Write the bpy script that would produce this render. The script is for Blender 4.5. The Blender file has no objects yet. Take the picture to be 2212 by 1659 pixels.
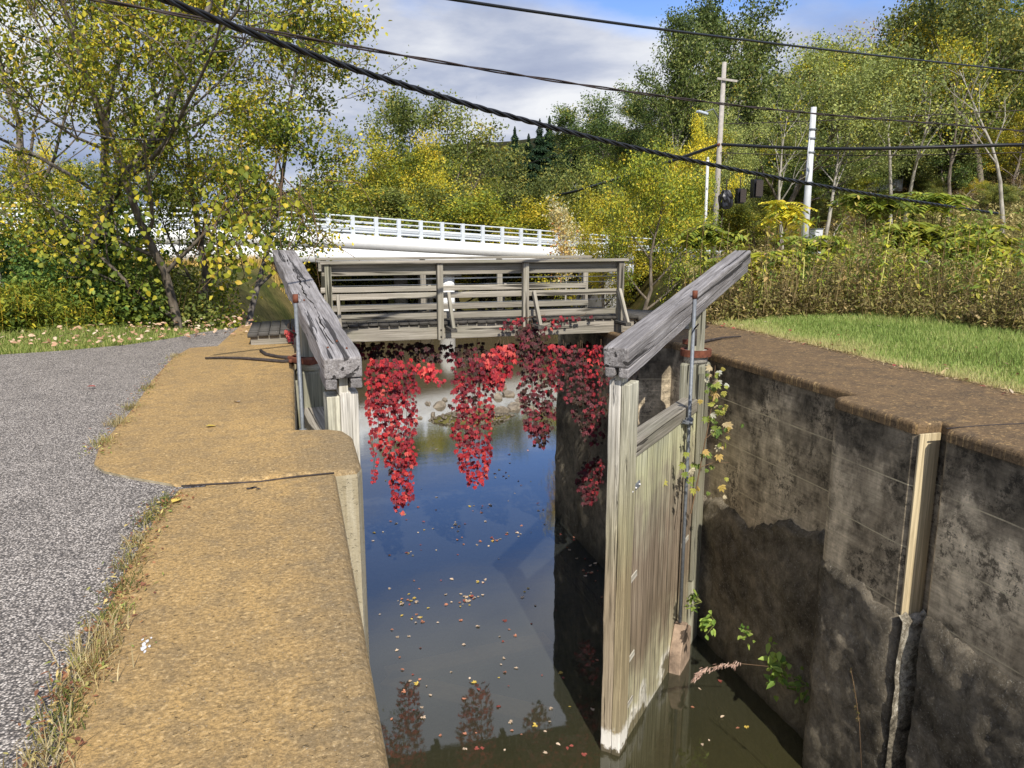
import bpy, bmesh, math, random
import numpy as np
from mathutils import Vector, Matrix
rad = math.radians
scene = bpy.context.scene
COL = scene.collection
rng = np.random.default_rng(7)
random.seed(7)

# ---------------------------------------------------------------- camera frame
CAMH, PIT, YAW = 1.55, rad(11.24), rad(15.74)
WATER = -3.94
sp, cp, sy, cy = math.sin(PIT), math.cos(PIT), math.sin(YAW), math.cos(YAW)

def at(u, v, z=None, y=None, d=None):
    """world point seen at a place in the photograph (2212 px wide), on the level z, on the
    plane y, or at the horizontal distance d"""
    a, b = u - 1106, 830 - v
    f = b * sp + 1661 * cp
    h = b * cp - 1661 * sp
    X, Y = a * cy + f * sy, -a * sy + f * cy
    if z is not None: t = (z - CAMH) / h
    elif y is not None: t = y / Y
    else: t = d / f
    return Vector((X * t, Y * t, CAMH + h * t))

cam_d = bpy.data.cameras.new('camera'); cam = bpy.data.objects.new('camera', cam_d); COL.objects.link(cam)
cam.location = (0, 0, CAMH); cam.rotation_euler = (rad(90) - PIT, 0, -YAW)
cam_d.sensor_width = 36; cam_d.lens = 36 * 1661 / 2212; cam_d.clip_end = 3000; cam_d.clip_start = .05
scene.camera = cam

# ---------------------------------------------------------------- object helpers
def thing(name, label, cat, loc=(0, 0, 0), group=None, rz=0):
    o = bpy.data.objects.new(name, None); COL.objects.link(o)
    o.location = loc; o.rotation_euler = (0, 0, rz); o.empty_display_size = .1
    o['label'] = label; o['category'] = cat
    if group: o['group'] = group
    return o

def tag(o, label=None, cat=None, group=None, kind=None):
    if label: o['label'] = label
    if cat: o['category'] = cat
    if group: o['group'] = group
    if kind: o['kind'] = kind
    return o

def link(name, me, mat, parent=None):
    o = bpy.data.objects.new(name, me); COL.objects.link(o)
    if mat: me.materials.append(mat)
    if parent: o.parent = parent
    return o

def mesh_np(name, V, F, mat, parent=None, attrs=None, smooth=False, local=True):
    """V (n,3); F (m,k) of equal sized faces, or a list of such arrays"""
    V = np.asarray(V, dtype=np.float32)
    if not isinstance(F, list): F = [F]
    F = [np.asarray(f, dtype=np.int32) for f in F if len(f)]
    if parent is not None and local: V = V - np.array(parent.location, dtype=np.float32)
    me = bpy.data.meshes.new(name)
    me.vertices.add(len(V)); me.vertices.foreach_set('co', V.ravel())
    tot = np.concatenate([np.full(len(f), f.shape[1], dtype=np.int32) for f in F])
    idx = np.concatenate([f.ravel() for f in F])
    me.loops.add(len(idx)); me.loops.foreach_set('vertex_index', idx)
    me.polygons.add(len(tot))
    st = np.concatenate([[0], np.cumsum(tot)[:-1]]).astype(np.int32)
    me.polygons.foreach_set('loop_start', st)
    if smooth: me.polygons.foreach_set('use_smooth', np.ones(len(tot), dtype=bool))
    me.update(calc_edges=True)
    for k, a in (attrs or {}).items():
        at_ = me.attributes.new(k, 'FLOAT', 'FACE'); at_.data.foreach_set('value', np.asarray(a, dtype=np.float32))
    return link(name, me, mat, parent)

def from_bm(name, bm, mat, parent=None, smooth=False):
    me = bpy.data.meshes.new(name); bm.to_mesh(me); bm.free()
    if smooth:
        for p in me.polygons: p.use_smooth = True
    return link(name, me, mat, parent)

def board(name, p0, p1, w, h, mat, parent=None, up=(0, 0, 1), bev=.006, rough=0., nx=1, seed=0, cut=None):
    """a squared timber from p0 to p1, w across and h high; grain runs along its local X"""
    p0, p1 = Vector(p0), Vector(p1)
    X = (p1 - p0); L = X.length; X.normalize()
    Z = Vector(up); Y = Z.cross(X).normalized(); Z = X.cross(Y).normalized()
    bm = bmesh.new()
    bmesh.ops.create_cube(bm, size=1)
    for v in bm.verts: v.co = Vector((v.co.x * L, v.co.y * w, v.co.z * h))
    if cut: cut(bm, L)
    if bev: bmesh.ops.bevel(bm, geom=[e for e in bm.edges], offset=bev, segments=2, affect='EDGES', profile=.5)
    if nx > 1:
        for i in range(1, nx):
            x = -L / 2 + L * i / nx
            bmesh.ops.bisect_plane(bm, geom=bm.verts[:] + bm.edges[:] + bm.faces[:], plane_co=(x, 0, 0), plane_no=(1, 0, 0))
    if rough:
        r = random.Random(seed + 11)
        from mathutils import noise
        for v in bm.verts:
            c = v.co
            s = Vector((c.x * 1.3 + seed, c.y * 7, c.z * 7))
            n = noise.noise_vector(s) * rough + noise.noise_vector(s * 4.1) * rough * .45
            v.co = c + Vector((n.x * .5, n.y, n.z))
    o = from_bm(name, bm, mat, parent)
    M_ = Matrix.Identity(4)
    for i in range(3): M_[i][0], M_[i][1], M_[i][2] = X[i], Y[i], Z[i]
    c = (p0 + p1) / 2
    if parent: c = c - Vector(parent.location)
    M_.translation = c
    o.matrix_basis = M_
    return o

def tube_np(paths, sides=6):
    """paths: list of (points (k,3), radii (k,)) -> V, F"""
    Vs, Fs, off = [], [], 0
    ang = np.arange(sides) * 2 * np.pi / sides
    for P, R in paths:
        P = np.asarray(P, float); R = np.asarray(R, float); k = len(P)
        T = np.gradient(P, axis=0); T /= np.linalg.norm(T, axis=1)[:, None] + 1e-9
        ref = np.array([0, 0, 1.]) if abs(T[0][2]) < .85 else np.array([1., 0, 0])
        A = np.cross(T, ref); A /= np.linalg.norm(A, axis=1)[:, None] + 1e-9
        B = np.cross(T, A)
        V = P[:, None, :] + R[:, None, None] * (np.cos(ang)[None, :, None] * A[:, None, :] + np.sin(ang)[None, :, None] * B[:, None, :])
        Vs.append(V.reshape(-1, 3))
        i = np.arange(k - 1)[:, None] * sides; j = np.arange(sides)[None, :]; j2 = (j + 1) % sides
        F = np.stack([i + j, i + j2, i + sides + j2, i + sides + j], -1).reshape(-1, 4) + off
        Fs.append(F)
        off += k * sides
    return np.concatenate(Vs), np.concatenate(Fs)

def tube(name, pts, r, mat, parent=None, sides=8, smooth=True):
    r = np.full(len(pts), r) if np.isscalar(r) else np.asarray(r)
    pts = [tuple(p) for p in pts]
    # closed ends: tiny end rings
    P = [pts[0]] + list(pts) + [pts[-1]]
    P = np.array(P, float)
    P[0] += (P[1] - P[2]) * 1e-4; P[-1] += (P[-2] - P[-3]) * 1e-4
    R = np.concatenate([[r[0] * .02], r, [r[-1] * .02]])
    V, F = tube_np([(P, R)], sides)
    return mesh_np(name, V, F, mat, parent, smooth=smooth)

def cyl(name, p0, p1, r0, r1, mat, parent=None, sides=16, smooth=True):
    return tube(name, [p0, p1], [r0, r1], mat, parent, sides, smooth)

def copy_tree(o, parent=None):
    c = o.copy(); COL.objects.link(c)
    if parent: c.parent = parent
    for ch in o.children: copy_tree(ch, c)
    return c

def sub(child, parent):
    """make a part, so far under the thing, a piece of another part"""
    child.matrix_basis = parent.matrix_basis.inverted() @ child.matrix_basis
    child.parent = parent
    return child

def unit(A): return A / (np.linalg.norm(A, axis=-1, keepdims=True) + 1e-9)

def leaves_np(C, D, N, L, Wd, fold=.18, simple=False):
    """leaf blades: centre base C, direction D, normal N, length L, width Wd"""
    n = len(C); D = unit(D); S = unit(np.cross(D, N)); N = np.cross(S, D)
    L = np.broadcast_to(L, (n,))[:, None]; Wd = np.broadcast_to(Wd, (n,))[:, None]
    if simple:
        V = np.stack([C, C + D * L * .5 + S * Wd * .5, C + D * L, C + D * L * .5 - S * Wd * .5], 1).reshape(-1, 3)
        F = np.arange(4 * n).reshape(n, 4)
        return V, F, np.arange(n)
    up = N * Wd * fold
    V = np.stack([C, C + D * L * .28 + S * Wd * .5 + up, C + D * L * .68 + S * Wd * .36 + up, C + D * L,
                  C + D * L * .68 - S * Wd * .36 + up, C + D * L * .28 - S * Wd * .5 + up], 1).reshape(-1, 3)
    b = np.arange(n)[:, None] * 6
    F = np.stack([b + np.array([[0, 1, 2, 3]]), b + np.array([[0, 3, 4, 5]])], 1).reshape(-1, 4)
    return V, F, np.repeat(np.arange(n), 2)

# ---------------------------------------------------------------- materials
class NT:
    def __init__(s, name, bump=True):
        s.m = bpy.data.materials.new(name); s.m.use_nodes = True
        s.t = s.m.node_tree; s.t.nodes.clear()
        s.out = s.n('ShaderNodeOutputMaterial')
    def n(s, typ, **kw):
        nd = s.t.nodes.new(typ)
        for k, v in kw.items(): setattr(nd, k, v)
        return nd
    def l(s, a, b): s.t.links.new(a, b)
    def val(s, inp, v):
        if hasattr(v, 'is_output') or isinstance(v, bpy.types.NodeSocket): s.l(v, inp)
        else:
            if isinstance(v, (tuple, list)) and len(v) == 3 and inp.type == 'RGBA': v = (*v, 1)
            inp.default_value = v
    def coord(s, kind='Object', scale=(1, 1, 1), rand=True, loc=(0, 0, 0)):
        tc = s.n('ShaderNodeTexCoord'); mp = s.n('ShaderNodeMapping')
        mp.inputs['Scale'].default_value = scale; mp.inputs['Location'].default_value = loc
        src = tc.outputs[kind]
        if rand:
            oi = s.n('ShaderNodeObjectInfo'); va = s.n('ShaderNodeVectorMath', operation='ADD')
            ml = s.n('ShaderNodeMath', operation='MULTIPLY'); ml.inputs[1].default_value = 37.
            s.l(oi.outputs['Random'], ml.inputs[0]); s.l(src, va.inputs[0]); s.l(ml.outputs[0], va.inputs[1]); src = va.outputs[0]
        s.l(src, mp.inputs['Vector'])
        return mp.outputs[0]
    def noise(s, vec, scale, detail=6, rough=.6, dist=0, out='Fac'):
        nd = s.n('ShaderNodeTexNoise'); s.l(vec, nd.inputs['Vector'])
        nd.inputs['Scale'].default_value = scale; nd.inputs['Detail'].default_value = detail
        nd.inputs['Roughness'].default_value = rough; nd.inputs['Distortion'].default_value = dist
        return nd.outputs[out]
    def voro(s, vec, scale, feature='F1', out='Distance'):
        nd = s.n('ShaderNodeTexVoronoi', feature=feature); s.l(vec, nd.inputs['Vector'])
        nd.inputs['Scale'].default_value = scale
        return nd.outputs[out]
    def ramp(s, fac, stops, interp='LINEAR'):
        nd = s.n('ShaderNodeValToRGB'); cr = nd.color_ramp; cr.interpolation = interp
        while len(cr.elements) < len(stops): cr.elements.new(.5)
        for e, (p, c) in zip(cr.elements, stops):
            e.position = p
            e.color = (c, c, c, 1) if isinstance(c, (int, float)) else (*c, 1)
        s.l(fac, nd.inputs['Fac'])
        return nd.outputs['Color']
    def mix(s, fac, a, b, blend='MIX'):
        nd = s.n('ShaderNodeMix', data_type='RGBA', blend_type=blend)
        s.val(nd.inputs[0], fac); s.val(nd.inputs[6], a); s.val(nd.inputs[7], b)
        return nd.outputs[2]
    def math(s, op, a, b=0., c=None, clamp=False):
        nd = s.n('ShaderNodeMath', operation=op, use_clamp=clamp)
        s.val(nd.inputs[0], a); s.val(nd.inputs[1], b)
        if c is not None: s.val(nd.inputs[2], c)
        return nd.outputs[0]
    def xyz(s, vec):
        nd = s.n('ShaderNodeSeparateXYZ'); s.l(vec, nd.inputs[0]); return nd.outputs
    def attr(s, name):
        nd = s.n('ShaderNodeAttribute', attribute_name=name); return nd.outputs['Fac']
    def bump(s, h, strength=.5, dist=.01, normal=None):
        nd = s.n('ShaderNodeBump'); s.val(nd.inputs['Height'], h)
        nd.inputs['Strength'].default_value = strength; nd.inputs['Distance'].default_value = dist
        if normal: s.l(normal, nd.inputs['Normal'])
        return nd.outputs[0]
    def princ(s, col, rough=.8, spec=.3, normal=None, metal=0):
        p = s.n('ShaderNodeBsdfPrincipled')
        s.val(p.inputs['Base Color'], col); s.val(p.inputs['Roughness'], rough)
        p.inputs['Specular IOR Level'].default_value = spec; p.inputs['Metallic'].default_value = metal
        if normal: s.l(normal, p.inputs['Normal'])
        s.l(p.outputs[0], s.out.inputs[0])
        return p

def m_wood(name, light, dark, stain=(.12, .13, .07), stain_amt=.3, crack=1., bumpd=.006):
    t = NT(name)
    g = t.coord('Object', (1.2, 26, 26)); g2 = t.coord('Object', (.7, 70, 70)); b = t.coord('Object', (.8, 2.2, 2.2))
    grain = t.noise(g, 1, 8, .65, .4)
    fine = t.noise(g2, 1, 4, .7)
    col = t.mix(t.ramp(grain, [(.3, 0.), (.7, 1.)]), dark, light)
    col = t.mix(t.ramp(fine, [(.35, .55), (.6, 0.)]), col, tuple(c * .35 for c in dark))
    big = t.noise(b, 1.3, 5, .6)
    col = t.mix(t.math('MULTIPLY', t.ramp(big, [(.45, 0.), (.7, 1.)]), stain_amt), col, stain)
    cr = t.noise(t.coord('Object', (.45, 15, 15)), 1, 3, .5, .6)
    crk = t.ramp(cr, [(.36, 1.), (.39, 0.)])
    crk = t.math('MULTIPLY', crk, crack)
    col = t.mix(t.math('MULTIPLY', crk, .85), col, tuple(c * .1 for c in dark))
    oi = t.n('ShaderNodeObjectInfo')
    col = t.mix(1., col, t.ramp(oi.outputs['Random'], [(0, .78), (1, 1.15)]), 'MULTIPLY')
    h = t.math('SUBTRACT', t.math('ADD', grain, t.math('MULTIPLY', fine, .6)), t.math('MULTIPLY', crk, 2.))
    t.princ(col, .88, .15, t.bump(h, .9, bumpd))
    return t.m

WOOD = m_wood('weathered_wood', (.54, .49, .40), (.23, .20, .155), (.16, .17, .10), .35)
WOOD_BEAM = m_wood('grey_rotted_beam', (.52, .49, .47), (.20, .18, .17), (.09, .08, .07), .5, 1., .014)
WOOD_POST = m_wood('pale_post_wood', (.74, .70, .61), (.44, .40, .32), (.25, .25, .10), .45, .7)
def m_gate_post(name, tint):
    t = NT(name)
    g = t.coord('Object', (1.2, 26, 26)); g2 = t.coord('Object', (.6, 80, 80))
    geo = t.n('ShaderNodeNewGeometry'); pz = t.xyz(geo.outputs['Position'])[2]
    grain = t.noise(g, 1, 8, .65, .5); fine = t.noise(g2, 1, 4, .7); big = t.noise(t.coord('Object', (1.1, 4, 4)), 1.4, 6, .65)
    zz = t.math('ADD', pz, t.math('MULTIPLY', t.math('SUBTRACT', big, .5), .9))
    vert = t.ramp(t.math('DIVIDE', t.math('ADD', zz, 4.4), 4.8), [(0., (.36, .31, .22)), (.25, (.40, .33, .23)), (.5, (.42, .34, .23)), (.62, (.46, .42, .29)), (.8, (.56, .53, .44)), (1., (.72, .69, .62))])
    col = t.mix(1., vert, tint, 'MULTIPLY')
    col = t.mix(1., col, t.ramp(grain, [(.3, .45), (.5, .95), (.7, 1.25)]), 'MULTIPLY')
    col = t.mix(t.ramp(fine, [(.35, .6), (.55, 0.)]), col, (.10, .08, .05))
    rot = t.ramp(t.noise(t.coord('Object', (.5, 11, 11)), 1, 5, .6, .8), [(.30, 1.), (.35, 0.)])
    col = t.mix(t.math('MULTIPLY', rot, .9), col, (.035, .022, .012))
    j = t.math('ADD', pz, t.math('MULTIPLY', t.math('SUBTRACT', t.noise(t.coord('Object', (9, 9, 9)), 2, 5), .5), .22))
    crust = t.ramp(t.math('DIVIDE', t.math('ADD', j, 4.), .5), [(0., 0.), (.2, 0.), (.28, .9), (.58, .8), (.72, 0.)])
    col = t.mix(crust, col, (.80, .77, .70))
    wet = t.ramp(t.math('DIVIDE', t.math('ADD', j, 4.), .5), [(.2, .8), (.28, 0.)])
    col = t.mix(wet, col, (.06, .05, .03))
    h = t.math('SUBTRACT', t.math('ADD', grain, t.math('MULTIPLY', fine, .6)), t.math('MULTIPLY', rot, 3.))
    t.princ(col, .88, .15, t.bump(h, .9, .01))
    return t.m
POST_A = m_gate_post('mitre_post_wood', (1.05, 1.03, 1.02)); POST_B = m_gate_post('mitre_post_wood_tan', (.93, .92, .80))
WOOD_GREEN = m_wood('algae_wood', (.46, .44, .34), (.22, .205, .145), (.26, .26, .13), .4)
WOOD_DARK = m_wood('dark_deck_wood', (.16, .145, .12), (.06, .055, .05), (.05, .05, .04), .3)

def m_gate_panel():
    t = NT('gate_planks')
    o = t.coord('Object', (1, 1, 1), False); X, Y, Z = t.xyz(o)   # local Z up, X along leaf
    pl = t.math('FRACT', t.math('MULTIPLY', X, 5.6))
    seam = t.math('LESS_THAN', pl, .07)
    plid = t.math('FLOOR', t.math('MULTIPLY', X, 5.6))
    mp = t.n('ShaderNodeCombineXYZ'); t.l(t.math('MULTIPLY', X, 26.), mp.inputs[0]); t.l(plid, mp.inputs[1]); t.l(t.math('MULTIPLY', Z, 1.1), mp.inputs[2])
    g = t.noise(mp.outputs[0], 1, 8, .65, .5)
    wn = t.n('ShaderNodeTexWhiteNoise', noise_dimensions='1D'); t.l(plid, wn.inputs['W'])
    zz = t.math('ADD', Z, t.math('MULTIPLY', t.math('SUBTRACT', t.noise(o, 2.2, 5, .6), .5), 1.6))
    vert = t.ramp(t.math('DIVIDE', t.math('ADD', zz, 4.3), 4.6), [(0., (.22, .20, .12)), (.085, (.20, .17, .10)), (.11, (.78, .74, .64)), (.15, (.50, .46, .30)), (.3, (.26, .20, .135)), (.5, (.30, .235, .17)), (.62, (.40, .35, .25)), (.72, (.58, .56, .34)), (.84, (.54, .53, .37)), (1., (.42, .41, .30))])
    col = t.mix(1., vert, t.ramp(g, [(.3, .35), (.5, .9), (.7, 1.35)]), 'MULTIPLY')
    col = t.mix(1., col, t.ramp(wn.outputs[0], [(0., .8), (1., 1.15)]), 'MULTIPLY')
    st = t.n('ShaderNodeCombineXYZ'); t.l(t.math('MULTIPLY', X, 16.), st.inputs[0]); t.l(t.math('MULTIPLY', Z, .7), st.inputs[2])
    streak = t.ramp(t.noise(st.outputs[0], 1, 4, .6), [(.60, 0.), (.68, 1.)])
    low = t.ramp(t.math('DIVIDE', t.math('ADD', Z, 4.3), 4.6), [(.0, .9), (.5, .6), (.75, .2)])
    col = t.mix(t.math('MULTIPLY', streak, low), col, (.56, .50, .36))
    col = t.mix(t.math('MULTIPLY', seam, .85), col, (.03, .025, .015))
    h = t.math('SUBTRACT', g, t.math('MULTIPLY', seam, 2.))
    t.princ(col, .85, .15, t.bump(h, .9, .008))
    return t.m
PANEL = m_gate_panel()

def m_ochre():
    t = NT('ochre_coping_concrete')
    o = t.coord('Object', (1, 1, 1), False); X, Y, Z = t.xyz(o)
    big = t.noise(o, .9, 6, .6); mid = t.noise(o, 7, 8, .7, .3); fine = t.noise(o, 60, 6, .75)
    sp1 = t.noise(o, 26, 5, .7, .5)
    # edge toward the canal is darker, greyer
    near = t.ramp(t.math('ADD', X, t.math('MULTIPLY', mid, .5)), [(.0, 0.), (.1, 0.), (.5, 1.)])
    col = t.mix(t.ramp(big, [(.35, 0.), (.65, 1.)]), (.60, .38, .145), (.42, .275, .12))
    col = t.mix(t.ramp(mid, [(.45, 0.), (.62, .7)]), col, (.31, .22, .115))
    col = t.mix(t.ramp(sp1, [(.56, 0.), (.64, .8)]), col, (.72, .49, .22))
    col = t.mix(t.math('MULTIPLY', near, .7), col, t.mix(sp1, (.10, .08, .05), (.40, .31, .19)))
    fleck = t.noise(o, 48, 7, .8, .2); wear = t.ramp(t.math('ADD', t.math('MULTIPLY', Y, -.12), t.noise(o, 1.3, 4)), [(-.0, .0), (.05, .25), (.3, 1.)])
    col = t.mix(t.math('MULTIPLY', t.ramp(fleck, [(.50, 0.), (.56, .75)]), .8), col, (.20, .145, .075))
    col = t.mix(t.ramp(fleck, [(.38, .7), (.43, 0.)]), col, (.80, .58, .30))
    grey = t.ramp(t.voro(o, 95), [(.0, 1.), (.16, 1.), (.22, 0.)])
    vsel = t.ramp(t.voro(o, 95, out='Color'), [(.72, 0.), (.76, 1.)])
    col = t.mix(t.math('MULTIPLY', t.math('MULTIPLY', grey, vsel), .8), col, (.55, .47, .36))
    pits = t.ramp(t.noise(o, 34, 3, .5), [(.30, 1.), (.36, 0.)]); col = t.mix(t.math('MULTIPLY', pits, .3), col, (.10, .07, .035))
    col = t.mix(t.ramp(fine, [(.38, .55), (.54, 0.)]), col, (.17, .115, .05))
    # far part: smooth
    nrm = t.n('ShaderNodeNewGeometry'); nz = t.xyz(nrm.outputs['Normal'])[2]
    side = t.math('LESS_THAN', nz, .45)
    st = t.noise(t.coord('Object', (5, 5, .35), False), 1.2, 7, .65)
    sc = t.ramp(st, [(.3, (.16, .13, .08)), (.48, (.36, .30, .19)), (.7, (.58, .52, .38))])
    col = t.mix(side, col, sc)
    h = t.math('SUBTRACT', t.math('ADD', t.math('ADD', fine, t.math('MULTIPLY', sp1, .8)), t.math('MULTIPLY', mid, 2.)), pits)
    t.princ(col, .9, .12, t.bump(h, .8, .008))
    return t.m
OCHRE = m_ochre()

def m_darkcoping():
    t = NT('brown_coping_concrete')
    o = t.coord('Object', (1, 1, 1), False)
    mid = t.noise(o, 3, 8, .7, .4); fine = t.noise(o, 45, 6, .75); st = t.noise(t.coord('Object', (14, 14, 1), False, loc=(3, 1, 0)), 1, 7, .75, 1.)
    col = t.mix(t.ramp(mid, [(.35, 0.), (.65, 1.)]), (.23, .15, .078), (.13, .093, .058))
    col = t.mix(t.ramp(st, [(.54, 0.), (.60, .8)]), col, (.42, .27, .12)); fl = t.noise(t.coord('Object', (10, 26, 1), False, loc=(7, 2, 0)), 1.4, 6, .75, .6); col = t.mix(t.ramp(fl, [(.58, 0.), (.62, .8)]), col, (.55, .38, .18))
    col = t.mix(t.ramp(fine, [(.35, .7), (.55, 0.)]), col, (.05, .035, .02))
    t.princ(col, .9, .12, t.bump(t.math('ADD', fine, mid), .8, .008))
    return t.m
DARKCOP = m_darkcoping()

def m_wall():
    t = NT('stained_board_formed_concrete')
    o = t.coord('Object', (1, 1, 1), False); X, Y, Z = t.xyz(o)
    big = t.noise(o, .8, 6, .6, .4); mid = t.noise(o, 3.6, 8, .72, .3); fine = t.noise(o, 40, 6, .75)
    sv = t.noise(t.coord('Object', (6, 6, .5), False), 1, 7, .7)
    gr = t.noise(t.coord('Object', (1.2, 1.2, 38), False), 1, 5, .65, .4)
    col = t.mix(t.ramp(big, [(.35, 0.), (.68, 1.)]), (.22, .175, .115), (.74, .61, .42))
    col = t.mix(1., col, t.ramp(mid, [(.32, .25), (.48, .95), (.66, 1.5)]), 'MULTIPLY')
    col = t.mix(1., col, t.ramp(sv, [(.35, .78), (.6, 1.1)]), 'MULTIPLY')
    col = t.mix(1., col, t.ramp(gr, [(.35, .8), (.65, 1.15)]), 'MULTIPLY')
    spots = t.noise(o, 13, 9, .82, .3); patchy = t.ramp(t.noise(o, 1.9, 4, .6), [(.42, 0.), (.58, 1.)])
    col = t.mix(t.math('MULTIPLY', t.ramp(spots, [(.50, 0.), (.56, .8)]), patchy), col, (.035, .03, .022))
    col = t.mix(t.ramp(spots, [(.36, .5), (.42, 0.)]), col, (.50, .42, .28))
    # black stain under the coping lip, with cast shadow painted in as tongues
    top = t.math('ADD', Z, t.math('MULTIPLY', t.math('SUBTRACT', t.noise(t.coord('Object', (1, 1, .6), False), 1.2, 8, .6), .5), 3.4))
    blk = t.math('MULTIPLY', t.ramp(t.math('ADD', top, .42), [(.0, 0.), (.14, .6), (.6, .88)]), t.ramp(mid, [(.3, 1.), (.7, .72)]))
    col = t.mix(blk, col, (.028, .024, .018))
    # board seams
    fr = t.math('FRACT', t.math('ADD', t.math('MULTIPLY', Z, 1.85), t.math('MULTIPLY', t.noise(o, 1.4, 2), .05)))
    seam = t.math('LESS_THAN', fr, .022)
    col = t.mix(t.math('MULTIPLY', seam, t.math('MULTIPLY', t.ramp(spots, [(.38, .35), (.52, 1.)]), t.ramp(t.noise(o, 2.3, 3), [(.36, .25), (.50, .95)]))), col, (.60, .51, .33))
    h = t.math('ADD', t.math('ADD', t.math('MULTIPLY', fine, .4), t.math('ADD', mid, t.math('MULTIPLY', gr, .35))), t.math('MULTIPLY', seam, .7))
    t.princ(col, .85, .2, t.bump(h, .6, .010))
    return t.m
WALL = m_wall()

def m_oldwall():
    t = NT('eroded_old_concrete')
    o = t.coord('Object', (1, 1, 1), False); X, Y, Z = t.xyz(o)
    big = t.noise(o, 1.1, 6, .6, .5); mid = t.noise(o, 6, 9, .78, .4); fine = t.noise(o, 38, 8, .8)
    col = t.mix(t.ramp(big, [(.35, 0.), (.68, 1.)]), (.12, .10, .07), (.38, .32, .23))
    col = t.mix(1., col, t.ramp(mid, [(.3, .25), (.5, .9), (.72, 1.7)]), 'MULTIPLY')
    col = t.mix(t.ramp(fine, [(.56, 0.), (.66, .65)]), col, (.62, .57, .46))
    wet = t.ramp(t.math('ADD', Z, t.math('MULTIPLY', mid, .5)), [(0., 1.), (1., 0.)])
    wt = t.math('ADD', t.math('MULTIPLY', Z, -.9), -2.75, clamp=True)
    col = t.mix(t.math('MULTIPLY', wt, .8), col, (.022, .024, .013))
    t.princ(col, .85, .2, t.bump(t.math('ADD', t.math('MULTIPLY', mid, 2.), fine), 1., .02))
    return t.m
OLDWALL = m_oldwall()

def m_asphalt():
    t = NT('worn_asphalt')
    o = t.coord('Object', (1, 1, 1), False)
    v = t.voro(o, 110, out='Color'); n = t.noise(o, 3, 5, .6); f = t.noise(o, 130, 3, .7)
    d = t.voro(o, 110)
    col = t.ramp(v, [(.0, (.10, .086, .07)), (.4, (.31, .27, .23)), (.65, (.59, .52, .44)), (1., (.95, .85, .73))], 'LINEAR')
    col = t.mix(t.ramp(d, [(.38, 0.), (.65, .85)]), col, (.06, .055, .052))
    col = t.mix(1., col, t.ramp(n, [(.3, .8), (.7, 1.1)]), 'MULTIPLY')
    crk = t.ramp(t.voro(t.coord('Object', (.55, 1.5, 1), False), 1.5, 'DISTANCE_TO_EDGE'), [(.0, .6), (.008, 0.)])
    col = t.mix(t.math('MULTIPLY', crk, t.ramp(n, [(.45, 0.), (.6, 1.)])), col, (.04, .035, .03))
    t.princ(col, .9, .15, t.bump(t.math('SUBTRACT', 1., d), .8, .006))
    return t.m
ASPHALT = m_asphalt()

def m_ground():
    t = NT('grassy_earth')
    o = t.coord('Object', (1, 1, 1), False)
    a = t.noise(o, .25, 6, .65); b = t.noise(o, 4, 8, .75)
    col = t.mix(t.ramp(a, [(.35, 0.), (.65, 1.)]), (.07, .085, .02), (.19, .15, .055))
    col = t.mix(1., col, t.ramp(b, [(.3, .45), (.7, 1.4)]), 'MULTIPLY')
    X_, Y_, _z = t.xyz(o); q_ = t.math('ADD', t.math('MULTIPLY', X_, .8), t.math('MULTIPLY', Y_, .6)); col = t.mix(t.ramp(t.math('DIVIDE', q_, 100.), [(.69, 0.), (.76, 1.)]), col, t.mix(b, (.012, .016, .006), (.05, .045, .02)))
    t.princ(col, .95, .05, t.bump(b, .8, .05))
    return t.m
GROUND = m_ground()

def m_water():
    t = NT('murky_canal_water')
    o = t.coord('Object', (1, 1, 1), False); X, Y, Z = t.xyz(o)
    w1 = t.noise(o, 1.1, 3, .5); w2 = t.noise(t.coord('Object', (1.2, 3.4, 1), False), 5, 4, .6)
    amp = t.ramp(t.math('DIVIDE', Y, 30.), [(.35, .01), (.55, .05), (.8, .12)])
    h = t.math('ADD', t.math('MULTIPLY', w1, .25), t.math('MULTIPLY', w2, amp))
    nb = t.bump(h, .25, .035)
    d = t.n('ShaderNodeBsdfDiffuse')
    hue = t.ramp(t.math('DIVIDE', Y, 30.), [(.18, (.085, .075, .026)), (.27, (.062, .064, .042)), (.36, (.045, .052, .052)), (.6, (.06, .055, .035)), (.85, (.15, .115, .065))])
    t.l(hue, d.inputs[0])
    tr = t.n('ShaderNodeBsdfTransparent'); tr.inputs[0].default_value = (.9, .8, .55, 1)
    m1 = t.n('ShaderNodeMixShader'); m1.inputs[0].default_value = .45
    t.l(d.outputs[0], m1.inputs[1]); t.l(tr.outputs[0], m1.inputs[2])
    g = t.n('ShaderNodeBsdfGlossy'); g.inputs['Roughness'].default_value = .03; g.inputs[0].default_value = (1, 1, 1, 1); t.l(nb, g.inputs['Normal'])
    fr = t.n('ShaderNodeFresnel'); fr.inputs['IOR'].default_value = 1.5; t.l(nb, fr.inputs['Normal'])
    m2 = t.n('ShaderNodeMixShader'); t.l(t.math('MULTIPLY', t.math('MULTIPLY', fr.outputs[0], 1.75, clamp=True), t.ramp(t.math('DIVIDE', Y, 40.), [(.56, 1.), (.68, .42)])), m2.inputs[0]); t.l(m1.outputs[0], m2.inputs[1]); t.l(g.outputs[0], m2.inputs[2])
    t.l(m2.outputs[0], t.out.inputs[0])
    return t.m
WATERM = m_water()

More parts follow.
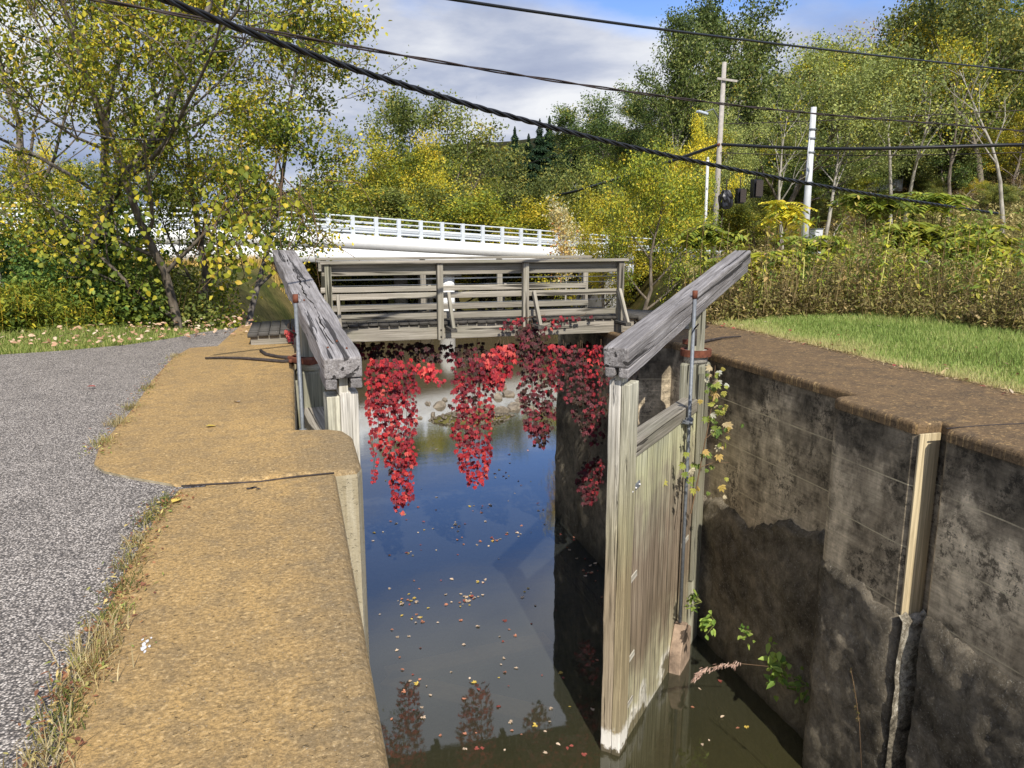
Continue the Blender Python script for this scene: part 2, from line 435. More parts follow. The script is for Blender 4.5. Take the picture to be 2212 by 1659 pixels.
def m_simple(name, col, rough=.6, metal=0., vary=.25, scale=8., bump=.3, spec=.3):
    t = NT(name); o = t.coord('Object', (1, 1, 1))
    n = t.noise(o, scale, 6, .7)
    c = t.mix(1., col, t.ramp(n, [(.3, 1 - vary), (.7, 1 + vary)]), 'MULTIPLY')
    t.princ(c, rough, spec, t.bump(n, bump, .004), metal)
    return t.m
GALV = m_simple('galvanised_steel', (.20, .215, .23), .55, .25, .25, 30)
RUST = m_simple('rusty_iron', (.16, .055, .03), .85, .1, .5, 20, .8)
IRON = m_simple('dark_iron_strap', (.06, .048, .042), .8, .2, .5, 20, .8)
WHITEC = m_simple('white_bridge_concrete', (.84, .84, .82), .8, 0, .06, 1.5)
WHITEM = m_simple('pale_rail_metal', (.70, .74, .76), .45, .2, .08, 3)
SHADEC = m_simple('shaded_bridge_concrete', (.30, .29, .27), .9, 0, .25, 1.2)  # the bridge concrete again, with the shade under the deck put into its grey
CABLE = m_simple('black_cable', (.012, .012, .013), .35, 0, .4, 20, .5, .5)
CABLE2 = m_simple('brown_black_cable', (.035, .022, .018), .45, 0, .6, 6, .5, .5)
POLEW = m_simple('utility_pole_wood', (.42, .38, .33), .9, 0, .25, 6)
POLEM = m_simple('pale_metal_pole', (.62, .63, .62), .6, .1, .12, 3)
BLACKP = m_simple('black_plastic_bag', (.012, .012, .014), .4, 0, .4, 14, .9, .5)
ORANGE = m_simple('orange_plastic', (.85, .14, .02), .5, 0, .1)
WHITEP = m_simple('white_band', (.8, .8, .8), .5, 0, .05)
ROCK = m_simple('river_rock', (.23, .19, .14), .9, 0, .5, 5, .9)
GRAVELM = m_simple('gravel_bar', (.17, .14, .10), .9, 0, .6, 16, 1.)
LICHEN = m_simple('pale_droppings', (.7, .68, .66), .9)
ROADM = m_simple('far_road_surface', (.20, .19, .18), .9, 0, .15, 2)
GLASSL = m_simple('lamp_head', (.5, .55, .6), .3)
ROPE = m_simple('old_strap', (.10, .075, .05), .9, 0, .5, 40, .9)

def m_bark(name, a, b):
    t = NT(name); o = t.coord('Object', (9, 9, 1.6)); n = t.noise(o, 1, 8, .7, .4); m = t.noise(t.coord('Object', (1, 1, 1)), 2, 4)
    col = t.mix(t.ramp(n, [(.35, 0.), (.65, 1.)]), a, b)
    col = t.mix(1., col, t.ramp(m, [(.3, .7), (.7, 1.2)]), 'MULTIPLY')
    t.princ(col, .95, .1, t.bump(n, 1., .02)); return t.m
BARK = m_bark('grey_brown_bark', (.10, .08, .06), (.30, .25, .19))
BARKD = m_bark('dark_bark', (.07, .06, .05), (.24, .21, .18))
BARKP = m_bark('pale_bark', (.28, .25, .20), (.52, .48, .40))

def m_leaf(name, stops, trans=.26, rough=.6, objvar=.3, gain=1.62):
    t = NT(name)
    stops = [(p, tuple(min(.85, c * gain) for c in cc)) for p, cc in stops]
    col = t.ramp(t.attr('tone'), stops)
    oi = t.n('ShaderNodeObjectInfo')
    col = t.mix(1., col, t.ramp(oi.outputs['Random'], [(0, 1 - objvar), (1, 1 + objvar * .6)]), 'MULTIPLY')
    p = t.n('ShaderNodeBsdfPrincipled'); t.l(col, p.inputs['Base Color']); p.inputs['Roughness'].default_value = rough
    p.inputs['Specular IOR Level'].default_value = .35
    tl = t.n('ShaderNodeBsdfTranslucent'); t.l(col, tl.inputs[0])
    mx = t.n('ShaderNodeMixShader'); mx.inputs[0].default_value = trans
    t.l(p.outputs[0], mx.inputs[1]); t.l(tl.outputs[0], mx.inputs[2]); t.l(mx.outputs[0], t.out.inputs[0])
    return t.m
L_YG = m_leaf('yellow_green_leaves', [(0, (.045, .075, .012)), (.35, (.13, .17, .02)), (.65, (.30, .30, .025)), (.9, (.52, .42, .03)), (1, (.60, .36, .05))])
L_YEL = m_leaf('yellow_leaves', [(0, (.10, .12, .015)), (.35, (.26, .25, .02)), (.7, (.50, .40, .025)), (1, (.62, .36, .03))])
L_OLIVE = m_leaf('olive_leaves', [(0, (.035, .05, .012)), (.4, (.10, .125, .028)), (.75, (.20, .21, .045)), (1, (.36, .28, .05))])
L_GREEN = m_leaf('green_leaves', [(0, (.018, .04, .010)), (.4, (.045, .09, .018)), (.8, (.11, .16, .03)), (1, (.30, .27, .04))], gain=2.3)
L_GREENF = m_leaf('woodland_leaves', [(0, (.022, .038, .012)), (.4, (.055, .09, .022)), (.8, (.13, .16, .035)), (1, (.28, .24, .04))], gain=1.9)
L_PALE = m_leaf('pale_willow_leaves', [(0, (.08, .10, .03)), (.4, (.17, .20, .055)), (.8, (.29, .31, .09)), (1, (.36, .34, .08))])
L_COTTON = m_leaf('cottonwood_leaves', [(0, (.04, .06, .015)), (.4, (.10, .14, .03)), (.8, (.22, .25, .06)), (1, (.38, .34, .10))])
L_RUST = m_leaf('russet_leaves', [(0, (.12, .06, .03)), (.4, (.25, .14, .06)), (.8, (.36, .20, .08)), (1, (.42, .30, .10))])
L_SPRUCE = m_leaf('spruce_needles', [(0, (.008, .022, .010)), (.5, (.022, .05, .02)), (1, (.05, .085, .03))], .1, gain=1.6)
L_DRY = m_leaf('dry_weed_leaves', [(0, (.07, .05, .022)), (.35, (.16, .12, .045)), (.6, (.19, .19, .045)), (.85, (.34, .25, .08)), (1, (.48, .36, .17))], .3, gain=1.35)
L_RED = m_leaf('red_creeper_leaves', [(0, (.06, .035, .02)), (.25, (.15, .03, .04)), (.5, (.34, .03, .045)), (.8, (.66, .035, .04)), (1, (.80, .16, .12))], .3, .5, gain=1.)
L_LAWN = m_leaf('lawn_blades', [(0, (.14, .19, .04)), (.4, (.24, .34, .07)), (.75, (.42, .47, .14)), (1, (.52, .46, .20))], .4, gain=1.15)
L_TUFT = m_leaf('tuft_blades', [(0, (.09, .14, .02)), (.4, (.22, .22, .05)), (.7, (.50, .38, .15)), (1, (.66, .55, .30))], .35, gain=1.)
L_FALLEN = m_leaf('fallen_leaves', [(0, (.25, .08, .06)), (.3, (.50, .10, .07)), (.5, (.60, .33, .18)), (.8, (.72, .58, .42)), (1, (.70, .50, .05))], .1, .7, gain=1.)
STEM = m_simple('green_stems', (.30, .33, .09), .8)
STEMB = m_simple('brown_stems', (.16, .10, .055), .9)
STEMY = m_simple('yellow_stalk', (.55, .52, .16), .8)

# ---------------------------------------------------------------- terrain
def sstep(a, b, x): t = np.clip((x - a) / (b - a), 0, 1); return t * t * (3 - 2 * t)

def gz(x, y):
    x = np.asarray(x, float); y = np.asarray(y, float)
    z = np.full(np.broadcast(x, y).shape, -.05)
    z = z + .10 * sstep(6.8, 8.5, x) * sstep(3, 6, y) * (1 - sstep(12, 16, y))
    # far right meadow falls a little, then a wooded hillside
    z = z - .9 * sstep(16, 34, y) * sstep(4, 14, x)
    q = x * .8 + y * .6
    z = z + 4.2 * sstep(55, 71, q) * sstep(14, 24, x) + 16 * sstep(68, 130, q) * sstep(-10, 30, x) + 10 * sstep(130, 300, q) * sstep(70, 150, x)
    z = z + .3 * np.sin(x * .21 + 1) * np.sin(y * .17) * sstep(25, 45, y)
    # river basin beyond the lock
    xl = -1.2 + (y - 14) * .10; xr = 7.5 + (y - 14) * .42
    ins = np.minimum(x - xl, xr - x)
    ins = np.minimum(ins, (70 - y) * .6)
    bas = sstep(-3.2, 1.2, ins) * np.where((x > -.1) & (x < 5.4), (y > 13.6) * 1., sstep(13.3, 13.9, y))
    z = z * (1 - bas) + (-4.9) * bas
    # gravel bar
    bar = np.exp(-(((x - 4.9) / 2.4) ** 2 + ((y - 21.8) / 1.35) ** 2)) * 1.22
    z = np.where(bas > .9, z + bar + .05 * np.sin(x * 5.3) * np.sin(y * 6.1) * (bar > .1), z)
    # lock chamber
    ch = (x > -.42) & (x < 5.6) & (y < 13.62)
    z = np.where(ch, -5.0, z)
    return z

xs = np.unique(np.round(np.concatenate([np.linspace(-400, -40, 19), np.arange(-40, -6, 1.), np.arange(-6, 14, .3), [-.43, -.415, 5.595, 5.61], np.arange(14, 60, 1.), np.linspace(60, 160, 34), np.linspace(170, 500, 12)]), 4))
ys = np.unique(np.round(np.concatenate([np.linspace(-60, 0, 7), np.arange(0, 13, .5), [13.6, 13.63], np.arange(14, 26, .3), np.arange(26, 80, 1.), np.linspace(80, 200, 40), np.linspace(210, 700, 14)]), 4))
GX, GY = np.meshgrid(xs, ys); GZ = gz(GX, GY)
nx, ny = len(xs), len(ys)
ii, jj = np.meshgrid(np.arange(nx - 1), np.arange(ny - 1))
F = np.stack([jj * nx + ii, jj * nx + ii + 1, (jj + 1) * nx + ii + 1, (jj + 1) * nx + ii], -1).reshape(-1, 4)
g = mesh_np('ground', np.stack([GX, GY, GZ], -1).reshape(-1, 3), F, GROUND, smooth=True); g['kind'] = 'structure'

# water: lock chamber and river in one sheet
wv = [(-.4, -30, WATER), (5.55, -30, WATER), (5.55, 13.4, WATER), (45, 13.4, WATER), (45, 80, WATER), (-14, 80, WATER), (-14, 13.4, WATER), (-.4, 13.4, WATER)]
w = mesh_np('water', np.array(wv), [np.array([[0, 1, 2, 7]]), np.array([[7, 2, 3, 4, 5, 6]])], WATERM); w['kind'] = 'structure'

# asphalt path on the left
def poly_sheet(name, pts, z, mat):
    bm = bmesh.new()
    vs = [bm.verts.new((p[0], p[1], z)) for p in pts]
    bm.faces.new(vs); bmesh.ops.triangulate(bm, faces=bm.faces[:])
    bmesh.ops.recalc_face_normals(bm, faces=bm.faces[:])
    for f in bm.faces:
        if f.normal.z < 0: f.normal_flip()
    return from_bm(name, bm, mat)
far_edge = [at(u, v, z=0) for u, v in [(545, 704), (500, 707), (440, 715), (380, 727), (280, 742), (150, 754), (0, 764), (-200, 776)]]
pa = [(-.6, -4), (-.6, 5), (-1.0, 8), (-1.2, 10.7), (-.5, 11.3), (-.5, 12.2)] + [(p.x, p.y) for p in far_edge] + [(-14, 10.6), (-14, -4)]
p = poly_sheet('path', pa, -.016, ASPHALT); p['kind'] = 'structure'

# ---------------------------------------------------------------- lock walls
def extrude_poly(name, pts, z0, z1, mat, parent, bevel_if=None, off=.06, seg=4):
    bm = bmesh.new()
    vs = [bm.verts.new((p[0], p[1], z0)) for p in pts]
    f = bm.faces.new(vs)
    r = bmesh.ops.extrude_face_region(bm, geom=[f])
    for v in r['geom']:
        if isinstance(v, bmesh.types.BMVert): v.co.z = z1
    bmesh.ops.recalc_face_normals(bm, faces=bm.faces[:])
    if bevel_if:
        es = [e for e in bm.edges if abs(e.verts[0].co.z - z1) < 1e-5 and abs(e.verts[1].co.z - z1) < 1e-5 and bevel_if((e.verts[0].co + e.verts[1].co) / 2)]
        bmesh.ops.bevel(bm, geom=es, offset=off, segments=seg, affect='EDGES', profile=.5)
    o = from_bm(name, bm, mat)
    if parent:
        o.parent = parent; o.location = -Vector(parent.location)
    return o

LW = thing('lock_wall', 'ochre stained concrete lock wall on the left beside the asphalt path', 'wall', (0, 0, 0))
o1 = [at(u, v, z=0) for u, v in [(60, 1800), (130, 1659), (180, 1430), (270, 1240), (330, 1130), (392, 1052)]]
near_pts = [(-.78, -4)] + [(p.x, p.y) for p in o1] + [(.20, 4.97), (.20, -4)]
o2 = [at(u, v, z=0) for u, v in [(388, 1049), (290, 1032), (225, 1018), (203, 1003), (215, 965), (290, 880), (330, 820), (375, 772), (410, 752), (470, 748)]]
far_pts = [(p.x, p.y) for p in o2] + [(-.9, 13.6), (.28, 13.6), (.28, 10.1), (-.05, 10.0), (-.05, 6.22), (.22, 6.16), (.33, 6.08), (.38, 5.9), (.38, 5.12), (.34, 5.0), (.2, 4.985)]
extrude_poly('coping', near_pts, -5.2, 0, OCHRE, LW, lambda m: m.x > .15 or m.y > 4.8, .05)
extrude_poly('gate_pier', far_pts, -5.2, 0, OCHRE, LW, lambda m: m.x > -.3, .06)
# dark joint filler
jp = [at(u, v, z=.003) for u, v in [(392, 1050), (480, 1045), (560, 1041), (640, 1030), (722, 1022)]]
tube('joint_filler', jp, .007, IRON, LW, 5)

RW = thing('lock_wall', 'dark stained concrete lock wall on the right with grassy top behind', 'wall', (0, 0, 0))
gb = [at(u, v, z=0) for u, v in [(2500, 925), (2350, 890), (2212, 857), (2080, 826), (1950, 797), (1820, 765), (1700, 737), (1620, 718), (1560, 707)]]
gb = [(p.x + .12, p.y) for p in gb]
rw_pts = [(4.95, -4), (6.9, -4)] + gb[:] + [(6.5, 12.6), (6.3, 13.6), (4.72, 13.6), (4.72, 10.0), (5.17, 9.9), (5.19, 6.10), (4.98, 6.095), (4.91, 6.06), (4.88, 5.98), (4.88, 5.06), (4.90, 5.02), (5.12, 5.0), (5.12, 4.84), (4.97, 4.8), (4.95, 4.77)]
# body of the wall, then a coping cap 1 mm proud
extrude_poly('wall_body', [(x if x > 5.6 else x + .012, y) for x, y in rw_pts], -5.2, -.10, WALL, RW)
extrude_poly('coping', rw_pts, -.0995, 0, DARKCOP, RW, lambda m: m.x < 6.2, .04)
# reveal of the stop-log groove, its sunlight painted in as a paler face
board('groove_face', (5.0, 4.99, -.09), (5.0, 4.99, -1.72), .21, .02, m_wood('pale_reveal', (.72, .60, .38), (.42, .33, .19), (.25, .18, .09), .6, .1, .003), RW, up=(0, -1, 0), bev=.004)
# joint on top of the coping
tube('joint_filler', [at(2045, 926, z=.003), at(2120, 920, z=.003), at(2215, 915, z=.003), at(2400, 905, z=.003)], .007, IRON, RW, 5)

def vnoise(P, s, seed=0):
    from mathutils import noise
    return np.array([noise.fractal(Vector((p[0] * s + seed, p[1] * s, p[2] * s)), .8, 2.1, 5) for p in P])

def rough_face(name, path, ztop, zbot, mat, parent, amp=.06, res=.045, seed=0):
    """an eroded face hung along a plan path (list of (x,y)); ztop is a function of arc length"""
    P = np.array(path, float); seg = np.linalg.norm(np.diff(P, axis=0), axis=1); S = np.concatenate([[0], np.cumsum(seg)])
    n = max(2, int(S[-1] / res)); s = np.linspace(0, S[-1], n)
    X = np.interp(s, S, P[:, 0]); Y = np.interp(s, S, P[:, 1])
    T = np.gradient(np.stack([X, Y], 1), axis=0); T /= np.linalg.norm(T, axis=1)[:, None]
    Nn = np.stack([-T[:, 1], T[:, 0]], 1)
    m = int(2.4 / res)
    zt = np.array([ztop(a) for a in s]) + np.random.default_rng(seed).normal(0, .016, n); V = np.zeros((m, n, 3))
    for k in range(m):
        f = k / (m - 1); z = zt * (1 - f) + zbot * f
        V[k, :, 0] = X; V[k, :, 1] = Y; V[k, :, 2] = z
    Q = V.reshape(-1, 3)
    nz = vnoise(Q, 1.6, seed) * .6 + vnoise(Q, 6, seed + 5) * .35
    d = (.014 + amp * np.clip(nz * .8 + .4, 0, 1.2)).reshape(m, n)
    d[0] = -.01
    V[:, :, 0] += Nn[None, :, 0] * d; V[:, :, 1] += Nn[None, :, 1] * d
    ii, jj = np.meshgrid(np.arange(n - 1), np.arange(m - 1))
    F = np.stack([jj * n + ii, (jj + 1) * n + ii, (jj + 1) * n + ii + 1, jj * n + ii + 1], -1).reshape(-1, 4)
    return mesh_np(name, V.reshape(-1, 3), F, mat, parent, smooth=True)
nzf = lambda s, k: .14 * math.sin(s * 2.1 + k) + .07 * math.sin(s * 5.3 + k * 2) + .03 * math.sin(s * 13 + k)
# (normal must point to -x, so paths run from near to far)
rough_face('eroded_base', [(5.18, 6.0), (5.18, 9.6)], lambda s: -1.55 - .14 * s + nzf(s, 1) * .8, -4.6, OLDWALL, RW, .07, seed=3)
rough_face('eroded_base', [(5.09, 4.99), (4.90, 5.02), (4.89, 5.1), (4.89, 5.97), (4.92, 6.05), (4.99, 6.09), (5.16, 6.10)], lambda s: -1.66 + nzf(s, 5) * .3, -4.6, OLDWALL, RW, .06, seed=9)
def m_lit_corner():  # sunlight on the rough corner below the groove, painted as paler concrete
    t = NT('sunlit_rough_concrete'); o = t.coord('Object', (1, 1, 1), False)
    a = t.noise(o, 7, 9, .8, .4); b = t.noise(o, 34, 8, .8); Z_ = t.xyz(o)[2]
    f = t.math('ADD', t.math('MULTIPLY', t.math('ADD', Z_, 1.7), .12), a)
    col = t.ramp(f, [(.28, (.07, .06, .045)), (.42, (.30, .26, .19)), (.52, (.72, .66, .53))])
    col = t.mix(1., col, t.ramp(b, [(.35, .4), (.6, 1.1)]), 'MULTIPLY')
    t.princ(col, .9, .15, t.bump(t.math('ADD', a, b), 1., .02)); return t.m
rough_face('sunlit_corner', [(5.11, 4.955), (4.86, 4.965)], lambda s: -1.70 + nzf(s * 3, 2) * .3, -4.6, m_lit_corner(), RW, .045, .03, seed=33)
rough_face('eroded_base', [(4.955, 2.2), (4.955, 4.78)], lambda s: -1.50 - .05 * s + nzf(s, 7) * .5, -4.6, OLDWALL, RW, .06, seed=14)
rough_face('eroded_base', [(4.73, 10.05), (4.73, 13.55)], lambda s: -.5 + nzf(s, 2) * .4, -4.6, OLDWALL, RW, .05, .07, seed=21)

# ---------------------------------------------------------------- lock gates
def lock_gate(miter, heel, side, label, far_len, rise, beam_mat, rot, ztop=.13):
    """miter, heel: plan points of the two posts; side = +1 when the planked face looks to the +normal side"""
    mi, he = Vector((*miter, 0)), Vector((*heel, 0))
    root = thing('lock_gate', label, 'lock gate', (he.x, he.y, 0))
    d = (he - mi).normalized(); n = Vector((d.y, -d.x, 0)) * side
    zb = -4.7; T, bw = (.29, .33) if rot else (.22, .25); k_ = T / .22
    P = lambda s, o, z: mi + d * s + n * o + Vector((0, 0, z))
    Lf = (he - mi).length
    # miter post: two baulks side by side, the front one pale, ending in a tenon
    mp_ = board('mitre_post', P(.10, -.045 * k_, zb), P(.10, -.045 * k_, ztop), .20, .125 * k_, POST_A, root, up=n, bev=.010, rough=.010, nx=40, seed=rot)
    board('mitre_post', P(.12, .065 * k_, zb), P(.12, .065 * k_, ztop - .03), .25, .09 * k_, POST_B, root, up=n, bev=.010, rough=.010, nx=40, seed=rot + 4)
    sub(board('tenon', P(.06, -.01, ztop - .03), P(.06, -.01, ztop + .135), .115, .08, WOOD_POST, root, up=n, bev=.004), mp_)
    # heel post, round above its square body
    board('heel_post', P(Lf, 0, zb), P(Lf, 0, -.10), .32, .32, WOOD_GREEN, root, up=n, bev=.03, rough=.004, nx=8, seed=rot + 7)
    cyl('heel_post', P(Lf, 0, -.101), P(Lf, 0, .06), .15, .15, WOOD_POST, root, 20)
    board('heel_post', P(Lf, 0, .0), P(Lf, 0, .62), .17, .17, WOOD_GREEN, root, up=n, bev=.01)
    # collar
    ring = [P(Lf, 0, .02) + Vector((math.cos(a) * .185, math.sin(a) * .185, 0)) for a in np.linspace(0, 2 * math.pi, 25)]
    bm = bmesh.new()
    k = 24; vs = []
    for i in range(k):
        a = 2 * math.pi * i / k
        for r, z in ((.155, -.01), (.195, -.01), (.195, .075), (.155, .075)):
            vs.append(bm.verts.new(Vector((math.cos(a) * r, math.sin(a) * r, z + .0))))
    for i in range(k):
        for j in range(4):
            a, b = i * 4 + j, i * 4 + (j + 1) % 4; c, e = ((i + 1) % k) * 4 + (j + 1) % 4, ((i + 1) % k) * 4 + j
            bm.faces.new((vs[a], vs[b], vs[c], vs[e]))
    from_bm('collar', bm, RUST, root)
    # top rail
    ztr = -.62
    board('top_rail', P(.19, 0, ztr), P(Lf - .15, 0, ztr), T - .02, .16, WOOD, root, bev=.008, nx=6, rough=.004, seed=rot)
    # planks
    o = board('plank_panel', P(.19, T / 2 - .06, ztr - .08), P(.19, T / 2 - .06, zb), Lf - .33, .07, PANEL, root, up=n, bev=0)
    # re-express in a frame whose X runs along the leaf and Z up, measured from the coping
    me = o.data; M0 = o.matrix_basis.copy()
    c = (P(.19, T / 2 - .06, 0) + P(Lf - .15, T / 2 - .06, 0)) / 2
    R = Matrix.Identity(4)
    for i in range(3): R[i][0], R[i][1], R[i][2] = d[i], Vector((0, 0, 1)).cross(d)[i], (0, 0, 1)[i]
    R.translation = c - Vector(root.location)
    # centre the panel between posts
    shift = Matrix.Translation(d * ((Lf - .34) / 2 - .0))
    me.transform(R.inverted() @ shift @ M0); o.matrix_basis = R
    o2 = o.copy(); o2.data = o.data.copy(); COL.objects.link(o2); o2.parent = root
    R2 = R.copy(); R2.translation = R.translation - n * (T - .12); o2.matrix_basis = R2
    # iron mending plates near the mitre edge
    for j, (s0, z, m_) in enumerate([(.27, -1.02, GALV), (.27, -2.02, LICHEN), (.27, -2.95, LICHEN), (.27, -3.5, LICHEN), (Lf - .45, -2.35, LICHEN)]):
        pl_ = board('mending_plate', P(s0 - .14, T / 2 - .018, z - .02), P(s0 + .16, T / 2 - .018, z), .012, .065, m_ if j == 0 else WOOD_POST, root, bev=.002)
        if j == 0:
            for q in range(3):
                sub(cyl('bolt', P(.17 + q * .11, T / 2 - .013, -1.035 + q * .007), P(.17 + q * .11, T / 2 + .004, -1.035 + q * .007), .012, .009, LICHEN, root, 8), pl_)
    # paddle rod in its pipe, clamp, and paddle box
    s = Lf - .72; oo = T / 2 + .04
    pp_ = cyl('paddle_pipe', P(s, oo, -3.35), P(s, oo, .78), .022, .022, GALV, root, 12)
    sub(cyl('pipe_coupling', P(s, oo, .78), P(s, oo, .87), .031, .031, RUST, root, 12), pp_)
    board('pipe_clamp', P(s - .10, oo - .02, -.70), P(s + .10, oo - .02, -.70), .09, .035, GALV, root, bev=.004)
    cyl('pipe_clamp', P(s, oo, -.745), P(s, oo, -.655), .043, .043, GALV, root, 12)
    sub(cyl('clamp_bolt', P(s - .07, oo + .02, -.70), P(s - .07, oo + .06, -.70), .013, .013, GALV, root, 8), pp_)
    cyl('crank_rod', P(s, oo + .01, .42), P(s - .16, oo + .10, .50), .011, .009, IRON, root, 6)
    cyl('crank_rod', P(s, oo + .035, .42), P(s, oo + .035, .22), .010, .010, IRON, root, 6)
    # paddle box: shouldered block
    bm = bmesh.new()
    prof = [(-.22, -1.), (-.22, -.16), (-.08, .10), (-.05, .16), (.05, .16), (.08, .12), (.24, .02), (.24, -1.)]
    fr = [bm.verts.new(P(s + a, T / 2 + .13, -3.5 + b) - Vector(root.location)) for a, b in prof]
    bk = [bm.verts.new(P(s + a, T / 2 - .02, -3.5 + b) - Vector(root.location)) for a, b in prof]
    bm.faces.new(fr); bm.faces.new(bk[::-1])
    for i in range(len(prof)):
        j = (i + 1) % len(prof); bm.faces.new((fr[i], bk[i], bk[j], fr[j]))
    bmesh.ops.recalc_face_normals(bm, faces=bm.faces[:]); bmesh.ops.bevel(bm, geom=bm.edges[:], offset=.01, segments=1, affect='EDGES')
    from_bm('paddle_box', bm, m_simple('rusted_box_' + ('a' if side > 0 else 'b'), (.33, .24, .17), .9, 0, .5, 6, .8), root)
    board('side_batten', P(Lf - .16, oo - .02, -3.0), P(Lf - .16, oo - .02, -.2), .06, .05, WOOD_GREEN, root, up=n)
    # balance beam
    slope = rise / far_len
    bz = ztop + .24
    bh = .20
    b0 = P(-.12, 0, bz); b1 = P(far_len, 0, bz + rise)
    bb_ = board('balance_beam', b0, b1, bw, bh, beam_mat, root, bev=.018, rough=.022 if rot else .008, nx=60, seed=rot + 2)
    ax = (b1 - b0).normalized(); upv = n.cross(ax).normalized()
    if upv.z < 0: upv = -upv
    # the cap plank that lies on the beam
    # jaws that clasp the tenon
    jz = -bh / 2 - .052
    for sgn, w_ in ((1, .10), (-1, .10)):
        c0 = b0 + ax * .005 + n * sgn * (bw / 2 - .055) + upv * jz
        sub(board('beam_jaw', c0, c0 + ax * (.42 if rot else 1.9), w_, .10, beam_mat, root, bev=.012, rough=.012, nx=8, seed=rot + 20 + sgn), bb_)
    if not rot:
        c0 = b0 + ax * .3 + upv * (-bh / 2 - .051); c1 = b0 + ax * (far_len - .25) + upv * (-bh / 2 - .051)
        # lower half of the built-up beam, a finger narrower
        board('beam_lower_half', c0 + ax * 1.5, c1 + ax * .3, bw - .02, .10, beam_mat, root, bev=.01, rough=.006, nx=20, seed=31)
    else:
        # splits along the top
        r = random.Random(5)
        pts = []
        for i in range(46):
            f = .42 + i * .1
            if f > far_len - .6: break
            pts.append(b0 + ax * f + n * (.02 + .014 * math.sin(i * .35) + r.uniform(-.012, .012)) + upv * (bh / 2 - .004))
        rr = [.003 + .009 * abs(math.sin(i * .45 + 1)) * r.uniform(.5, 1.1) for i in range(len(pts))]
        sub(tube('split', pts, rr, m_simple('dark_split', (.012, .01, .008), 1.), root, 5), bb_)
        for q in range(4):
            f = [.25, .3, .5, 2.2][q]; oo2 = [-.07, .09, -.02, .08][q]
            sub(cyl('nail', b0 + ax * f + n * oo2 + upv * (bh / 2 - .005), b0 + ax * (f + .01) + n * oo2 + upv * (bh / 2 + .012), .012, .008, RUST, root, 8), bb_)
    return root, P, Lf

Rg, PR, LR = lock_gate((2.99, 6.76), (4.9, 8.72), 1, 'right lock gate standing out in the water with planked face and upward slanting beam', 5.15, .80, WOOD_BEAM, 0)
Lg, PL, LL = lock_gate((.37, 6.92), (.125, 9.55), -1, 'left lock gate folded against the ochre wall with cracked rotted balance beam', 5.35, .80, WOOD_BEAM, 3)

# anchor straps lying on the copings
a = thing('anchor_strap', 'curved rusty iron anchor strap lying on the ochre coping by the left gate', 'iron strap', at(600, 775, z=0))
tube('strap', [at(u, v, z=.02) for u, v in [(443, 774), (480, 773), (520, 774), (560, 777), (610, 781), (640, 779)]], [.012, .016, .018, .02, .022, .03], IRON, a, 6)
tube('strap', [at(u, v, z=.02) for u, v in [(563, 758), (575, 766), (600, 771), (640, 775)]], [.02, .022, .022, .03], IRON, a, 6)
board('clevis', at(628, 775, z=.04), at(675, 783, z=.04), .10, .07, RUST, a, bev=.01)
cyl('pin', at(628, 780, z=-.01), at(628, 780, z=.10), .025, .025, RUST, a, 10)
a = thing('anchor_strap', 'rusty iron anchor strap running back over the brown coping from the right gate collar', 'iron strap', at(1520, 730, z=0))
tube('strap', [at(u, v, z=.03) for u, v in [(1490, 742), (1520, 738), (1560, 730), (1600, 727)]], [.03, .02, .016, .012], IRON, a, 6)
board('clevis', at(1478, 738, z=.05), at(1508, 742, z=.05), .09, .07, RUST, a, bev=.01)

# ---------------------------------------------------------------- timber footbridge
FB = thing('footbridge', 'weathered grey timber footbridge with plank deck and wire railings across the lock', 'footbridge', (2.6, 11.9, 0))
Y0, Y1 = 11.2, 12.55          # near and far stringer planes
for y in (Y0, Y1):
    board('stringer', (.30, y, .09), (5.15, y, .09), .09, .21, WOOD, FB, nx=10, rough=.003, seed=int(y))
    board('stringer', (-.62, y, .055), (.25, y, .075), .09, .13, WOOD, FB, nx=3)
    board('stringer', (5.2, y, .06), (6.3, y, .03), .09, .15, WOOD, FB, nx=3)
# deck: planks laid across, one mesh
def planks(name, x0, x1, y0, y1, z0, z1, pitch, th, mat, parent):
    Vs, Fs = [], []; n = int(round((x1 - x0) / pitch)); r = random.Random(int(x0 * 10) + 3)
    for i in range(n):
        a = x0 + i * pitch + .004; b = a + pitch - .012; z = z0 + (z1 - z0) * (i + .5) / n + r.uniform(-.003, .003)
        e0, e1 = y0 - r.uniform(0, .03), y1 + r.uniform(0, .03)
        base = len(Vs)
        for zz in (z - th, z):
            for (xx, yy) in ((a, e0), (b, e0), (b, e1), (a, e1)): Vs.append((xx, yy, zz))
        for f in ((3, 2, 1, 0), (4, 5, 6, 7), (0, 1, 5, 4), (1, 2, 6, 5), (2, 3, 7, 6), (3, 0, 4, 7)): Fs.append([base + k for k in f])
    return mesh_np(name, np.array(Vs), np.array(Fs), mat, parent)
planks('deck', .28, 5.2, Y0 - .07, Y1 + .08, .245, .245, .145, .045, WOOD_DARK, FB)
planks('end_ramp', -.66, .27, Y0 - .07, Y1 + .08, .15, .20, .145, .045, WOOD_DARK, FB)
planks('end_ramp', 5.21, 6.35, Y0 - .07, Y1 + .08, .215, .14, .145, .045, WOOD_DARK, FB)
px = [.463, 2.04, 3.34, 4.88]
